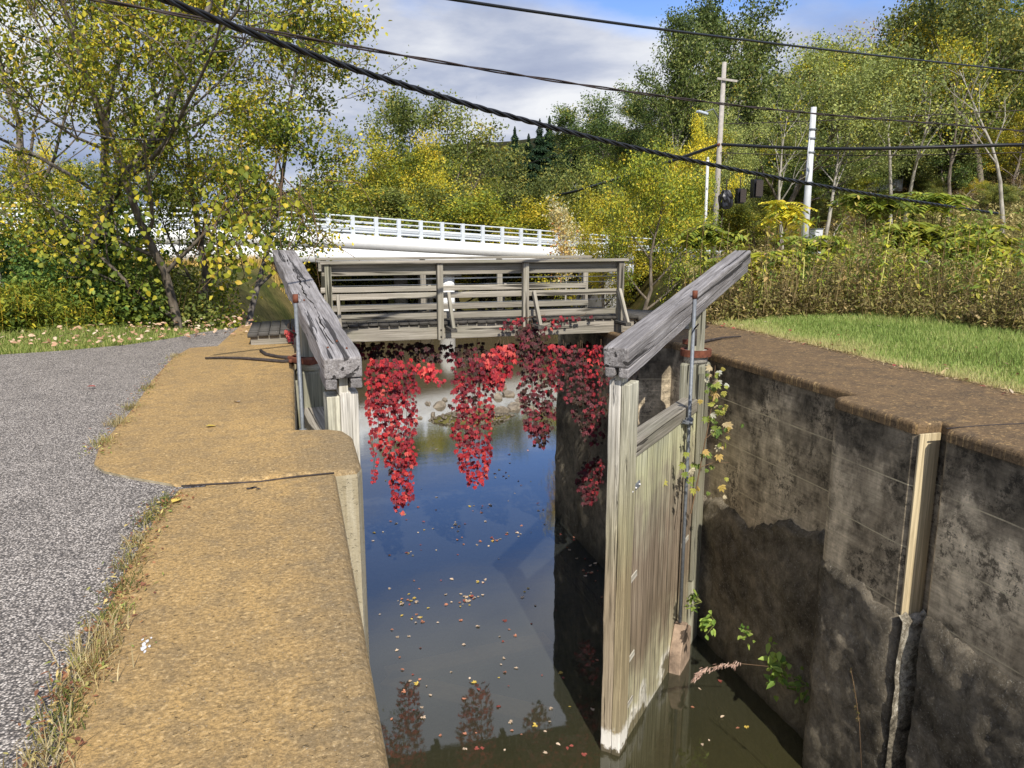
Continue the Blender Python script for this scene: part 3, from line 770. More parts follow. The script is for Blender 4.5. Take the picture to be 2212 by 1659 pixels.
for y, s in ((Y0 - .09, -1), (Y1 + .09, 1)):
    posts = [board('post', (x, y, -.02), (x, y, 1.095), .09, .09, WOOD_GREEN if x < 1 else WOOD, FB, up=(0, 1, 0), nx=3) for x in px]
    cx0, cx1 = (.36, 4.98)
    board('cap_rail', (cx0, y + s * .01, 1.118), (cx1, y + s * .01, 1.118), .15, .038, WOOD, FB, nx=5)
    board('rail', (cx0 + .02, y - s * .07, 1.01), (cx1 - .02, y - s * .07, 1.01), .038, .16, WOOD, FB, nx=5, rough=.002)
    board('rail', (cx0 + .04, y - s * .07, .63), (cx1 - .1, y - s * .07, .63), .038, .085, WOOD, FB, nx=5, rough=.002)
    board('rail', (cx0 + .04, y - s * .07, .33), (cx1 - .06, y - s * .07, .33), .038, .09, WOOD, FB, nx=5, rough=.002)
    for z in (.87, .79, .52): cyl('wire', (cx0 + .1, y - s * .02, z), (cx1 - .1, y - s * .02, z), .004, .004, GALV, FB, 5)
    for x in px:
        bx = x + .12 if x < 4.5 else x - .03
        board('outrigger', (bx, y - s * .1, .16), (bx, y + s * .42, .16), .09, .05, WOOD_DARK, FB)
        board('brace', (bx, y + s * .38, .17), (bx, y + s * .03, .66), .09, .045, WOOD, FB, up=(1, 0, 0))
    for x, po in zip(px, posts):
        for z in (.03, .13): sub(cyl('bolt', (x, y + s * .045, z), (x, y + s * .058, z), .014, .011, IRON, FB, 8), po)

# ---------------------------------------------------------------- road bridge
RB = thing('road_bridge', 'long white concrete road bridge with pale metal railing crossing behind the footbridge', 'bridge', (8, 43, 0))
A, B = Vector((1.0, 41.3, 0)), Vector((16.0, 45.4, 0))
dirb = (B - A).normalized(); nb = Vector((dirb.y, -dirb.x, 0))      # nb points to the camera
def zrail(s):   # top of rail as a function of distance along the bridge from A
    if s < 0: return 2.48 + .45 * (1 - math.exp(s / 14.))
    return 2.48 - .062 * s
def BP(s, o, z): return A + dirb * s + nb * o + Vector((0, 0, z))
def strip(name, s0, s1, o0, o1, zt0, zt1, mat, n=24):
    """a beam that follows the bridge: section between offsets o0,o1 and zt0..zt1 below the rail top"""
    V, Fq = [], []
    for i in range(n + 1):
        s = s0 + (s1 - s0) * i / n; z = zrail(s)
        for o_, zz in ((o0, zt0), (o1, zt0), (o1, zt1), (o0, zt1)): V.append(tuple(BP(s, o_, z - zz)))
    for i in range(n):
        for j in range(4): Fq.append((i * 4 + j, i * 4 + (j + 1) % 4, (i + 1) * 4 + (j + 1) % 4, (i + 1) * 4 + j))
    Fq.append((3, 2, 1, 0)); Fq.append((n * 4, n * 4 + 1, n * 4 + 2, n * 4 + 3))
    return mesh_np(name, np.array(V), np.array(Fq), mat, RB)
S0, S1 = -46, 21
strip('parapet_slab', S0, S1, 0, .35, .98, 1.66, WHITEC)
strip('parapet_shadow_gap', S0, S1, -.05, .30, 1.661, 1.719, SHADEC)
strip('girder', S0, S1, -.05, .34, 1.72, 2.46, WHITEC)
strip('deck', S0, S1, -9, -.051, 1.35, 1.70, SHADEC)
for k in range(1, 5): strip('girder', S0, S1, -k * 2.1 - .4, -k * 2.1, 1.701, 2.40, SHADEC)
strip('parapet_slab', S0, S1, -9.4, -9.01, 1.12, 1.72, WHITEC)
# rails, near and far side
for o_, tg in ((.22, 0), (-9.2, 1)):
    for (z0, z1) in ((.0, .07), (.26, .32), (.52, .62), (.76, .85)): strip('rail', S0, S1 + 4, o_ - .10, o_ - .03, z0, z1, WHITEM)
# traffic barrier just inside
strip('guardrail', S0, S1 + 9, -.75, -.68, .45, .78, WHITEM); strip('guardrail', S0, S1 + 9, -8.4, -8.33, .40, .72, WHITEM)
npost = 0
s = S0 + .4
while s < S1:
    z = zrail(s)
    board('rail_post', BP(s, .20, z - .98), BP(s, .20, z + .02), .20, .14, WHITEM, RB, up=tuple(nb), bev=0)
    if s > -24: pass
    s += 1.29
# pier: two columns and a cap beam
pc = at(977, 700, d=43.5)
sx = (Vector((pc.x, pc.y, 0)) - A).dot(dirb) + .45
for o_ in (-1.0, -4.0, -7.8):
    cyl('pier_column', BP(sx, o_, -5), BP(sx, o_, zrail(sx) - 2.9), .46, .46, WHITEC if o_ == -1.0 else SHADEC, RB, 24)  # rear columns get the grey copy, their shade is in the colour
strip('pier_cap', sx - .6, sx + .6, -9, -.3, 2.43, 2.95, SHADEC, 1)
sx2 = sx - 22
for o_ in (-1.0, -4.4, -7.8): cyl('pier_column', BP(sx2, o_, -5), BP(sx2, o_, zrail(sx2) - 2.9), .46, .46, WHITEC, RB, 20)
# right abutment
board('abutment', BP(19.5, -4.5, -5), BP(19.5, -4.5, -.55), 9.0, 1.2, SHADEC, RB, up=tuple(dirb), bev=.02)
# name plate post at the far end
nb_ = thing('bridge_sign', 'small pale name sign on a post at the right end of the white bridge', 'sign', BP(18.2, -.4, 0))
q = at(1252, 520, d=50)
board('post', q + Vector((0, 0, -2.5)), q + Vector((0, 0, .55)), .12, .12, WHITEM, nb_, up=(0, 1, 0))
board('plate', q + Vector((-.1, -.1, -.35)), q + Vector((1.0, -.3, -.38)), .03, .22, WHITEP, nb_)

# ---------------------------------------------------------------- vegetation generators
def skeleton(r, h, tr, levels=3, nb=(7, 4, 3), ang=(.9, .8, .8), lenf=(.55, .5, .5), start=.25, lean=(0, 0), wob=.12, up=.15, bend=0.):
    """returns tubes [(pts, radii)] and leaf anchors (n,3) with out directions"""
    tubes, anchors = [], []
    def grow(p, d, L, rad_, lev, k):
        n = 9 if lev == 0 else 6
        pts = [p.copy()]; dd = d.copy()
        for i in range(n):
            dd = dd + r.normal(0, wob, 3) + np.array([0, 0, up * .3 if lev else .02])
            dd /= np.linalg.norm(dd)
            pts.append(pts[-1] + dd * L / n)
        pts = np.array(pts)
        tap = np.linspace(1, .22 if lev else .15, n + 1)
        tubes.append((pts, np.maximum(rad_ * tap, .008)))
        if lev >= levels - 1:
            for q in pts[2:]: anchors.append((q, dd))
            return
        m = nb[lev]
        for j in range(m):
            f = start + (1 - start) * (j + r.uniform(.1, .9)) / m if lev == 0 else .25 + .75 * (j + r.uniform(0, 1)) / m
            f = min(f, .99); i = f * n; i0 = int(i); q = pts[i0] + (pts[min(i0 + 1, n)] - pts[i0]) * (i - i0)
            az = j * 2.4 + r.uniform(-.5, .5) + k
            ax = pts[min(i0 + 1, n)] - pts[i0]; ax /= np.linalg.norm(ax) + 1e-9
            s1 = np.cross(ax, [0.3, .2, 1.]) if abs(ax[2]) < .9 else np.cross(ax, [1., 0, 0]); s1 /= np.linalg.norm(s1)
            s2 = np.cross(ax, s1)
            a_ = ang[lev] * r.uniform(.75, 1.2)
            nd = ax * math.cos(a_) + (s1 * math.cos(az) + s2 * math.sin(az)) * math.sin(a_)
            Lc = L * lenf[lev] * (1.15 - .55 * f) * r.uniform(.75, 1.2) if lev == 0 else L * lenf[lev] * r.uniform(.7, 1.15)
            grow(q, nd, Lc, rad_ * tap[i0] * .52, lev + 1, k + j * 1.7)
    d0 = np.array([lean[0], lean[1], 1.]); d0 /= np.linalg.norm(d0)
    grow(np.zeros(3), d0, h, tr, 0, r.uniform(0, 6))
    return tubes, anchors

def crown_np(r, anchors, per, sig, L, simple=True, tone=(.5, .18), hang=.0, squash=.8, aspect=.6, h=1.):
    P = np.array([a[0] for a in anchors]); n = len(P)
    ct = r.normal(0, .13, n) + .24 * np.sin(P[:, 0] * 1.9 + P[:, 2] * 1.3) * np.cos(P[:, 1] * 1.7 - P[:, 2])
    idx = np.repeat(np.arange(n), per)
    C = P[idx] + r.normal(0, 1, (len(idx), 3)) * np.array([sig, sig, sig * squash])
    D = r.normal(0, 1, (len(idx), 3)); D[:, 2] -= hang; D = unit(D)
    N = r.normal(0, 1, (len(idx), 3)); N[:, 2] += .8
    LL = L * r.uniform(.6, 1.3, len(idx))
    V, F, li = leaves_np(C, D, N, LL, LL * aspect, simple=simple)
    tn = np.clip(tone[0] + ct[idx] + r.normal(0, tone[1], len(idx)), 0, 1)[li]
    return V, F, tn

TOPS = {}
def tree_proto(name, label, seed, h, tr, bark, leafm, per, sig, L, loc=(0, 0, 0), simple=True, group=None, tone=(.5, .18), hang=0, cat='tree', aspect=.6, sides=5, squash=.8, **sk):
    r = np.random.default_rng(seed)
    tubes, anchors = skeleton(r, h, tr, **sk)
    root = thing(name, label, cat, loc, group)
    V, F = tube_np(tubes, sides); mesh_np('trunk', V, F, bark, root, smooth=True, local=False)
    if per > 0:
        V, F, tn = crown_np(r, anchors, per, sig, L, simple, tone, hang, squash, aspect)
        TOPS[root.name] = float(np.percentile(V[:, 2], 99.3))
        mesh_np('crown', V, F, leafm, root, {'tone': tn}, local=False)
    return root

def place(root, loc, s, rz, label=None, group=None, sz=None):
    root.location = loc; root.scale = (s, s, sz or s); root.rotation_euler = (0, 0, rz)
    if label: root['label'] = label
    if group: root['group'] = group
    return root

# --- distant trees: prototypes of unit height about 10, then copies
far_specs = {
 'olive': (11, L_OLIVE, BARK, 70, .40, .18, (.5, .16)), 'green': (12, L_GREENF, BARKD, 76, .40, .19, (.5, .16)),
 'yellow': (13, L_YEL, BARK, 56, .38, .17, (.45, .18)), 'yg': (14, L_YG, BARK, 58, .38, .17, (.5, .18)),
 'pale': (15, L_PALE, BARK, 74, .38, .14, (.5, .16)), 'cotton': (17, L_COTTON, BARKP, 80, .36, .17, (.42, .2)),
 'russet': (16, L_RUST, BARKP, 5, .5, .22, (.5, .2))}
SHAPE = {'cotton': dict(ang=(.75, .7, .8), lenf=(.42, .55, .5), nb=(13, 4, 3)), 'pale': dict(ang=(.8, .8, .8), lenf=(.62, .5, .5)), 'olive': dict(wob=.17)}
protos = {}; used = {}
def far_tree(kind, u, d, vtop, label, group=None, wide=1., name='deciduous_tree', vbase=None, variant=0):
    key = (kind, variant % 2)
    if key not in protos:
        sd, lm, bk, per, sg, L, tone = far_specs[kind]
        protos[key] = tree_proto(name, label, sd + 40 * key[1], 9.3, .20, bk, lm, per, sg, L, levels=3,
             start=.16, tone=tone, **{**dict(nb=(11, 5, 3), ang=(1.0, .8, .8), lenf=(.50, .5, .5)), **SHAPE.get(kind, {})})
        used[key] = False; TOPS[key] = TOPS[protos[key].name]
    o = protos[key] if not used[key] else copy_tree(protos[key])
    used[key] = True; o.name = name
    top = at(u, vtop, d=d); z0 = float(gz(top.x, top.y)) - .1
    h = max(top.z - z0, 2.) / TOPS[key]
    o['label'] = label
    if group: o['group'] = group
    elif 'group' in o: del o['group']
    o.location = (top.x, top.y, z0); o.scale = (h * wide, h * wide, h); o.rotation_euler = (0, 0, (u * .37 + d) % 6.28)
    return o

main = [
 # u, d, vtop, kind, wide, label
 (1005, 76, 190, 'olive', 1.05, 'tall round olive tree rising highest behind the white bridge'),
 (822, 60, 312, 'yg', 1.0, 'yellow green tree left of the tall olive tree, over the white bridge'),
 (885, 62, 285, 'yellow', .85, 'yellowing tree between the low bushy tree and the tall olive tree'),
 (765, 66, 375, 'olive', .75, 'low bushy olive tree at the left end of the trees behind the white bridge'),
 (950, 58, 365, 'yellow', 1., 'golden yellow bushy tree directly above the bridge railing'),
 (1060, 60, 340, 'olive', .95, 'yellow green tree with bare twigs in front of the tall olive tree'),
 (1150, 64, 362, 'olive', .95, 'brownish olive tree in front of the dark spruces'),
 (1305, 95, 212, 'green', 1.3, 'dark green rounded tree on the skyline right of the spruces'),
 (1375, 88, 185, 'green', 1.25, 'dark green tree on the skyline beside the tall cottonwood'),
 (1480, 74, 25, 'cotton', .85, 'tall airy cottonwood behind the wooden utility pole, left stem'),
 (1600, 78, -30, 'cotton', .95, 'tallest cottonwood against the sky right of the wooden utility pole'),
 (1690, 62, 125, 'pale', 1.15, 'broad pale willow between the wooden pole and the white pole'),
 (1585, 58, 215, 'pale', .9, 'smaller pale willow close behind the wooden utility pole'),
 (1490, 56, 250, 'yellow', .65, 'yellow tree glowing just left of the wooden utility pole'),
 (1790, 92, 60, 'russet', 1., 'nearly bare russet tree against the blue sky'),
 (1850, 84, 95, 'yg', 1.0, 'yellow flecked tree behind the white pole'),
 (1960, 90, -10, 'olive', 1.0, 'dark limbed olive tree at the skyline near the right edge'),
 (2070, 70, 20, 'yellow', .85, 'large yellow leaved tree near the right edge of the hillside'),
 (2185, 66, -60, 'olive', .9, 'tall thin foliaged tree at the right border'),
 (1395, 40, 335, 'yg', .8, 'big yellow green shrub tree at the right end of the white bridge'),
 (1325, 44, 410, 'yellow', .85, 'low yellow bush just behind the right bridge end'),
 (1460, 42, 385, 'yg', .8, 'round yellow green bush left of the thin metal pole'),
]
for i, (u, d, vt, kd, wd, lb) in enumerate(main): far_tree(kd, u, d, vt, lb, wide=wd, variant=i)
sky_u = [-300, 600, 700, 850, 1000, 1090, 1120, 1250, 1330, 1400, 1450, 1700, 1800, 1950, 2212, 2500]
sky_v = [150, 430, 440, 380, 300, 285, 290, 300, 235, 200, 130, 130, 90, 50, 10, -20]
rr = random.Random(21)
kinds = ['olive', 'green', 'green', 'olive', 'pale', 'cotton', 'yellow', 'green', 'olive', 'yg']
i = 0
for row, (d0, du, drop) in enumerate([(125, 42, 0), (104, 50, 55), (86, 58, 110), (72, 60, 190)]):
    u = 640 + row * 17
    while u < 2420:
        if not (row >= 2 and u < 1230) and not (row == 1 and 1085 < u < 1290):
            vt = np.interp(u, sky_u, sky_v) + drop + rr.uniform(-8, 60)
            kd = kinds[rr.randrange(len(kinds))]
            if row == 0 and 1080 < u < 1420: kd = 'green'
            far_tree(kd, u, d0 + rr.uniform(-6, 6), vt, 'leafy tree among the crowded woods on the far hillside', 'trees crowding the far hillside', wide=rr.uniform(1.2, 1.6), variant=i)
            i += 1
        u += du * rr.uniform(.7, 1.3)
for j, u in enumerate([-250, -130, 0, 110, 230, 330, 420]):
    far_tree(['olive', 'yg', 'olive', 'yellow'][j % 4], u, 62 + (j % 3) * 6, 290 + (j * 37) % 90 + (70 if u > 400 else 0), 'tree seen dimly through the left thicket beyond the bridge', 'trees beyond the bridge behind the left thicket', variant=j)
for j in range(60):
    u = 1420 + j * 16 + rr.uniform(-14, 14); d = rr.uniform(66, 96)
    far_tree(['green', 'olive', 'green', 'yg', 'olive', 'cotton'][j % 6], u, d, rr.uniform(280, 420), 'understorey tree in the shade of the wooded hillside', 'understorey trees on the hillside', wide=1.35, variant=j)
# low scrub along the foot of the wood
for j in range(46):
    u = 1240 + j * 26 + rr.uniform(-10, 10); d = rr.uniform(58, 70)
    far_tree(['yg', 'olive', 'russet', 'yellow', 'olive'][j % 5], u, d, rr.uniform(410, 470), 'low bush at the foot of the wooded hillside', 'bushes at the foot of the hillside', wide=1.5, name='bush', variant=j)
for o in [o for o in bpy.data.objects if o.name.startswith('bush')]: o['category'] = 'bush'
# undergrowth beyond the road bridge, hides the horizon
for j in range(22):
    u = 640 + j * 30 + rr.uniform(-8, 8)
    far_tree(['yellow', 'yg', 'olive'][j % 3], u, rr.uniform(54, 60), rr.uniform(400, 450), 'yellowish bush along the far side of the white bridge', 'bushes along the far side of the white bridge', wide=1.5, name='bush', variant=j)
for o in [o for o in bpy.data.objects if o.name.startswith('bush')]: o['category'] = 'bush'

# bare pale trunks standing on the slope
for j, (u0, v0, u1, v1, d, lb) in enumerate([
   (1930, 430, 1935, 150, 60, 'slim pale trunk on the hillside, left of a forked pair'),
   (1958, 440, 1990, 200, 60, 'pale forked trunk leaning right on the hillside'),
   (2052, 430, 2058, 170, 58, 'straight brown trunk under the large yellow tree'),
   (2170, 470, 2165, 120, 54, 'tall bare grey tree at the right border'),
   (1700, 420, 1680, 250, 56, 'forked grey trunk under the broad pale willow'),
   (1790, 410, 1850, 240, 58, 'white trunk leaning right beside the white pole')]):
    b = at(u0, v0, d=d); tp = at(u1, v1, d=d); b.z = float(gz(b.x, b.y)) - .2 if b.z > float(gz(b.x, b.y)) else b.z
    h = tp.z - b.z
    t = tree_proto('bare_tree', lb, 300 + j, h, .17, BARKP if j != 2 else BARK, L_YG, 2, .4, .2, tuple(b), levels=3, nb=(9, 4, 3), lenf=(.38, .5, .5), start=.4, lean=((tp.x - b.x) / h, 0), ang=(.6, .6, .6), wob=.07, sides=5)

# spruces
def spruce(label, u, d, vtop, seed):
    top = at(u, vtop, d=d); z0 = float(gz(top.x, top.y)); h = top.z - z0
    r = np.random.default_rng(seed); root = thing('spruce_tree', label, 'tree', (top.x, top.y, z0))
    V, F = tube_np([(np.array([[0, 0, 0], [0, 0, h * .6], [0, 0, h]]), np.array([.3, .15, .02]))], 6); mesh_np('trunk', V, F, BARKD, root, local=False)
    n = 9000; f = r.uniform(0, 1, n) ** .75; rad_ = (h * .25) * f * (.75 + .35 * np.sin(f * h * 5.)) * np.sqrt(r.uniform(.1, 1, n))
    th = r.uniform(0, 2 * np.pi, n); lobes = 1 + .2 * np.sin(th * 5 + f * 20)
    z = h * (1 - f) - rad_ * .25
    C = np.stack([np.cos(th) * rad_ * lobes, np.sin(th) * rad_ * lobes, np.maximum(z, .3)], 1)
    D = np.stack([np.cos(th), np.sin(th), -.5 + 0 * th], 1) + r.normal(0, .25, (n, 3))
    V, F, li = leaves_np(C, D, r.normal(0, .4, (n, 3)) + [0, 0, 1], .12 + .6 * f, .06 + .16 * f, simple=True)
    mesh_np('crown', V, F, L_SPRUCE, root, {'tone': np.clip(r.normal(.45, .25, n), 0, 1)}, local=False)
for j, (u, v, d, lb) in enumerate([(1112, 285, 118, 'dark spruce beside the tall olive tree, leftmost of the spruces'), (1142, 300, 108, 'dark spruce second from the left, shorter'),
        (1166, 268, 114, 'slender tall dark spruce with a thin tip'), (1187, 262, 120, 'broadest topped dark spruce under the thick cable'),
        (1218, 300, 110, 'dark spruce right of the tall pair'), (1245, 318, 104, 'rightmost dark spruce beside the rounded green trees')]):
    spruce(lb, u, d, v - 12, 60 + j)

# ---------------------------------------------------------------- near thicket on the left
def near_tree(name, label, u, d, seed, h, tr, bark, leafm, per, sig, L, **kw):
    p = at(u, 700, d=d); p.z = float(gz(p.x, p.y)) - .05
    return tree_proto(name, label, seed, h, tr, bark, leafm, per, sig, L, tuple(p), simple=False, **kw)
near_tree('walnut_tree', 'thick pale trunked tree at the left border of the photograph', 14, 14.6, 101, 11, .20, BARKP, L_YG, 12, .17, .082, levels=4, nb=(10, 5, 4, 3), lenf=(.5, .55, .5, .5), ang=(.9, .7, .7, .7), start=.28, tone=(.55, .22), sides=7)
near_tree('walnut_tree', 'dark crooked trunked tree with long bare limbs beside the thick pale trunk', 95, 15.0, 102, 9.0, .15, BARKD, L_YG, 9, .15, .082, levels=4, nb=(8, 5, 4, 3), lenf=(.6, .55, .5, .5), ang=(1.0, .7, .7, .7), start=.3, lean=(.18, 0), wob=.17, tone=(.5, .22), sides=7)
near_tree('walnut_tree', 'slender upright tree in the middle of the left thicket', 405, 16.0, 103, 8.6, .12, BARK, L_YG, 18, .16, .078, levels=4, nb=(11, 5, 4, 3), lenf=(.42, .55, .5, .5), ang=(.9, .7, .7, .7), start=.2, tone=(.5, .22), sides=7)
near_tree('walnut_tree', 'many branched tree between the crooked trunk and the slender upright one', 250, 18.0, 104, 9.2, .13, BARKD, L_YG, 17, .18, .08, levels=4, nb=(10, 5, 4, 3), lenf=(.48, .55, .5, .5), ang=(.9, .7, .7, .7), start=.15, tone=(.6, .22), sides=6)
near_tree('young_tree', 'tree with dark green leaves at the right edge of the left thicket', 474, 15.5, 105, 10.2, .10, BARKD, m_leaf('poplar_leaves', [(0, (.03, .05, .012)), (.4, (.08, .12, .02)), (.75, (.22, .24, .03)), (1, (.48, .38, .04))]), 11, .17, .085, levels=4, nb=(11, 5, 4, 3), lenf=(.165, .5, .5, .5), ang=(.8, .7, .7, .7), start=.36, lean=(.03, 0), tone=(.62, .22), sides=6)
near_tree('young_tree', 'yellow green tree just left of the dark leaved one', 430, 17.5, 106, 7.6, .11, BARK, L_YG, 17, .16, .078, levels=4, nb=(11, 5, 4, 3), lenf=(.27, .55, .5, .5), ang=(.9, .7, .7, .7), start=.1, tone=(.5, .22), sides=6)
near_tree('young_tree', 'thin tree full of yellow leaves behind the crooked trunk', 160, 20., 107, 10, .12, BARK, L_YG, 12, .24, .095, levels=4, nb=(10, 5, 4, 3), lenf=(.46, .55, .5, .5), ang=(.9, .7, .7, .7), start=.2, tone=(.6, .2), sides=6)

def bush_np(r, C0, R, n, L, tone):
    U = unit(r.normal(0, 1, (n, 3))); rr_ = r.uniform(.25, 1, n) ** .5
    lump = 1 + .22 * np.sin(U[:, 0] * 5 + C0[0] * 3) * np.cos(U[:, 1] * 6) + .15 * np.sin(U[:, 2] * 9)
    C = np.array(C0) + U * (rr_ * lump)[:, None] * np.array(R); C[:, 2] = np.abs(C[:, 2] - C0[2] + R[2] * .0) * 1 + C0[2] - R[2] * .0
    D = unit(U + r.normal(0, .8, (n, 3)) + [0, 0, -.3]); N = U + r.normal(0, .5, (n, 3)) + [0, 0, .5]
    LL = L * r.uniform(.6, 1.4, n)
    V, F, li = leaves_np(C, D, N, LL, LL * .7)
    tn = np.clip(r.normal(tone, .2, n), 0, 1)[li]
    return V, F, tn
def bush(label, p, R, n, L, mat, tone=.5, seed=0, name='shrub'):
    r = np.random.default_rng(seed); p = Vector(p); p.z = float(gz(p.x, p.y)) - .03
    root = thing(name, label, 'shrub', tuple(p))
    V, F, tn = bush_np(r, (0, 0, 0.05), R, n, L, tone)
    mesh_np('foliage', V, F, mat, root, {'tone': tn}, local=False)
    T = []
    for k in range(9):
        a = r.uniform(0, 6.28); e = np.array([math.cos(a) * R[0] * .7, math.sin(a) * R[1] * .7, R[2] * r.uniform(.5, 1.05)])
        T.append((np.array([[0, 0, 0], e * .5 + r.normal(0, .05, 3), e]), np.array([.015, .01, .005])))
    V, F = tube_np(T, 4); mesh_np('stems', V, F, STEMB, root, local=False)
bl = [(20, 15.6, .8, 'dark shrub under the thick pale trunk', L_GREEN, .5), (130, 14.6, 1.0, 'green shrub at the foot of the crooked trunk', L_GREEN, .6), (240, 15.2, 1.3, 'green shrub left of the middle of the thicket', L_YG, .2),
      (330, 14.4, 1.1, 'leafy shrub below the slender upright tree on its left', L_YG, .35), (430, 14.8, 1.25, 'bright leafy shrub below the slender upright tree on its right', L_YG, .45), (520, 14.0, 1.3, 'yellow flecked shrub near the path end', L_YG, .5),
      (560, 13.6, 1.05, 'shrub hanging over beside the far end of the left beam', L_YG, .42), (630, 15.2, .6, 'low shrub between the left beam and the footbridge', L_YG, .5), (90, 16.5, 1.7, 'tall dark shrub behind the crooked trunk', L_GREEN, .45), (360, 16.5, 1.9, 'tall shrub filling the middle of the left thicket', L_OLIVE, .5), (500, 15.8, 1.8, 'tall yellow leaved shrub against the white bridge', L_YG, .6),
      (170, 17.5, 2.5, 'tall shrub behind the crooked trunk on its right', L_YG, .45), (270, 17.8, 2.6, 'tallest green shrub in the thicket', L_GREEN, .6), (440, 17.6, 2.5, 'tall yellow flecked shrub behind the slender tree', L_YG, .5), (20, 18.5, 2.4, 'tall shrub behind the thick pale trunk', L_OLIVE, .6)]
for j, (u, d, hh, lb, mt, tn) in enumerate(bl):
    bush(lb, at(u, 700, d=d), (1.05 if hh < 1.5 else 1.2, .8, hh), 3300 if hh < 1.5 else 5200, .085, mt, tn, 400 + j)

# grape vine sprays of big bright leaves hanging in front of the thicket
r = np.random.default_rng(88); n = 620
uu = np.where(r.uniform(0, 1, n) < .35, r.uniform(60, 350, n), r.normal(515, 55, n)); vv = np.clip(r.normal(500, 65, n), 330, 640)
C = np.array([tuple(at(a, b, d=c)) for a, b, c in zip(uu, vv, r.uniform(12.9, 14.6, n))])
D = r.normal(0, .5, (n, 3)) + [0, 0, -1]; N = r.normal(0, .5, (n, 3)) + [.1, -1, .5]
V, F, li = leaves_np(C, D, N, r.uniform(.05, .14, n), r.uniform(.05, .13, n))
gv = thing('grape_vine', 'wild grape vine with large bright yellow green leaves draped over the left thicket', 'vine', tuple(at(560, 690, d=13.6)))
mesh_np('leaves', V, F, L_YG, gv, {'tone': np.clip(r.normal(.58, .24, n), 0, 1)[li]})
T = []
for k in range(22):
    a = at(r.uniform(450, 720), r.uniform(330, 480), d=13.8); b = a + Vector((r.normal(0, .5), r.normal(0, .2), -r.uniform(.6, 2.0)))
    m_ = (a + b) / 2 + Vector((r.normal(0, .2), 0, r.normal(0, .2))); T.append((np.array([tuple(a), tuple(m_), tuple(b)]), np.array([.010, .008, .004])))
V, F = tube_np(T, 4); mesh_np('stems', V, F, STEMB, gv)

# ---------------------------------------------------------------- grasses and weeds
def blades(name, X, Y, Z, H, mat, tone, w=.006, lean=.5, seed=0, parent=None):
    r = np.random.default_rng(seed); n = len(X); a = r.uniform(0, 2 * np.pi, n); b = a + np.pi / 2 + r.normal(0, .5, n)
    P = np.stack([X, Y, Z], 1); S = np.stack([np.cos(a), np.sin(a), 0 * a], 1) * (w / 2)
    Ld = np.stack([np.cos(b), np.sin(b), 0 * b], 1) * (H * lean * np.abs(r.normal(.6, .4, n)))[:, None]
    up = np.array([[0, 0, 1.]]) * H[:, None]
    V = np.stack([P - S, P + S, P + S * .7 + Ld * .35 + up * .6, P - S * .7 + Ld * .35 + up * .6, P + Ld + up], 1).reshape(-1, 3)
    k = np.arange(n)[:, None] * 5
    F4 = k + np.array([[0, 1, 2, 3]]); F3 = k + np.array([[3, 2, 4]])
    tt = np.concatenate([tone, tone])
    return mesh_np(name, V, [F4, F3], mat, parent, {'tone': np.clip(tt, 0, 1)})

# lawn on the right bank
r = np.random.default_rng(5); n = 150000
yy = r.uniform(3.6, 13.2, n); inner = np.interp(yy, [p[1] for p in gb], [p[0] for p in gb])
xx = inner + r.uniform(0, 1, n) ** 1.25 * 7.5 - .02 + np.abs(r.normal(0, .04, n)) - .05
patch = np.sin(xx * 1.7 + yy) * np.sin(yy * 1.3 - xx * .6)
hh = r.uniform(.04, .10, n) * (1 + .9 * sstep(1.8, 3.4, xx - inner)) * (1 + .25 * patch)
edge = np.exp(-(xx - inner) * 2.2)
tone = .46 + .14 * patch + .10 * np.sin(xx * 4.1) * np.sin(yy * 3.3 + 1) + r.normal(0, .2, n) + .55 * edge
lw = blades('lawn_grass', xx, yy, gz(xx, yy) + .02, hh, L_LAWN, tone, .009, .7, 3); tag(lw, kind='stuff')
tag(lw, 'short bright green grass on the right bank', 'grass')

n = 1500; ys_ = r.uniform(3.8, 12.5, n); xs_ = np.interp(ys_, [p[1] for p in gb], [p[0] for p in gb]) - .12 - np.abs(r.normal(0, .10, n)) * (.4 + .6 * (np.sin(ys_ * 2.7) > 0))
V, F, li = leaves_np(np.stack([xs_ + .1, ys_, r.uniform(.004, .02, n)], 1), r.normal(0, 1, (n, 3)) * [1, 1, .12], np.tile([0, 0, 1.], (n, 1)) + r.normal(0, .3, (n, 3)), r.uniform(.03, .12, n), r.uniform(.004, .010, n))
o = mesh_np('dry_straw', V, F, m_leaf('straw', [(0, (.30, .20, .09)), (1, (.68, .52, .28))], .1, gain=1.), None, {'tone': r.uniform(0, 1, n)[li]}); tag(o, 'dry grass clippings along the edge of the brown coping', 'straw', kind='stuff')

# rough verge grass left, beyond the path
n = 52000
u_ = r.uniform(-120, 660, n); v_ = 762 - 70 * r.uniform(0, 1, n) ** .9 - np.clip((u_ - 150) / 400, 0, 1) * 50
C = np.array([tuple(at(a, b, z=0)) for a, b in zip(u_, v_)])
fe = np.array([(p.x, p.y) for p in far_edge])[::-1]
ylim = np.interp(C[:, 0], fe[:, 0], fe[:, 1]); ok = (C[:, 1] > ylim - .05) & (C[:, 1] < 19) & ((C[:, 0] < -.9) | (C[:, 1] > 13.9))
C = C[ok]; n = len(C); dist = C[:, 1] - ylim[ok]
hh = r.uniform(.03, .10, n) * (1 + 1.0 * sstep(.5, 1.8, dist))
vg = blades('verge_grass', C[:, 0], C[:, 1], gz(C[:, 0], C[:, 1]), hh, m_leaf('verge_blades', [(0, (.06, .09, .015)), (.5, (.16, .21, .04)), (.8, (.32, .30, .10)), (1, (.42, .33, .16))], .3), np.clip(r.normal(.5, .22, n), 0, 1), .009, .8, 6)
tag(vg, 'rough grass and low weeds along the far edge of the path', 'grass', kind='stuff')

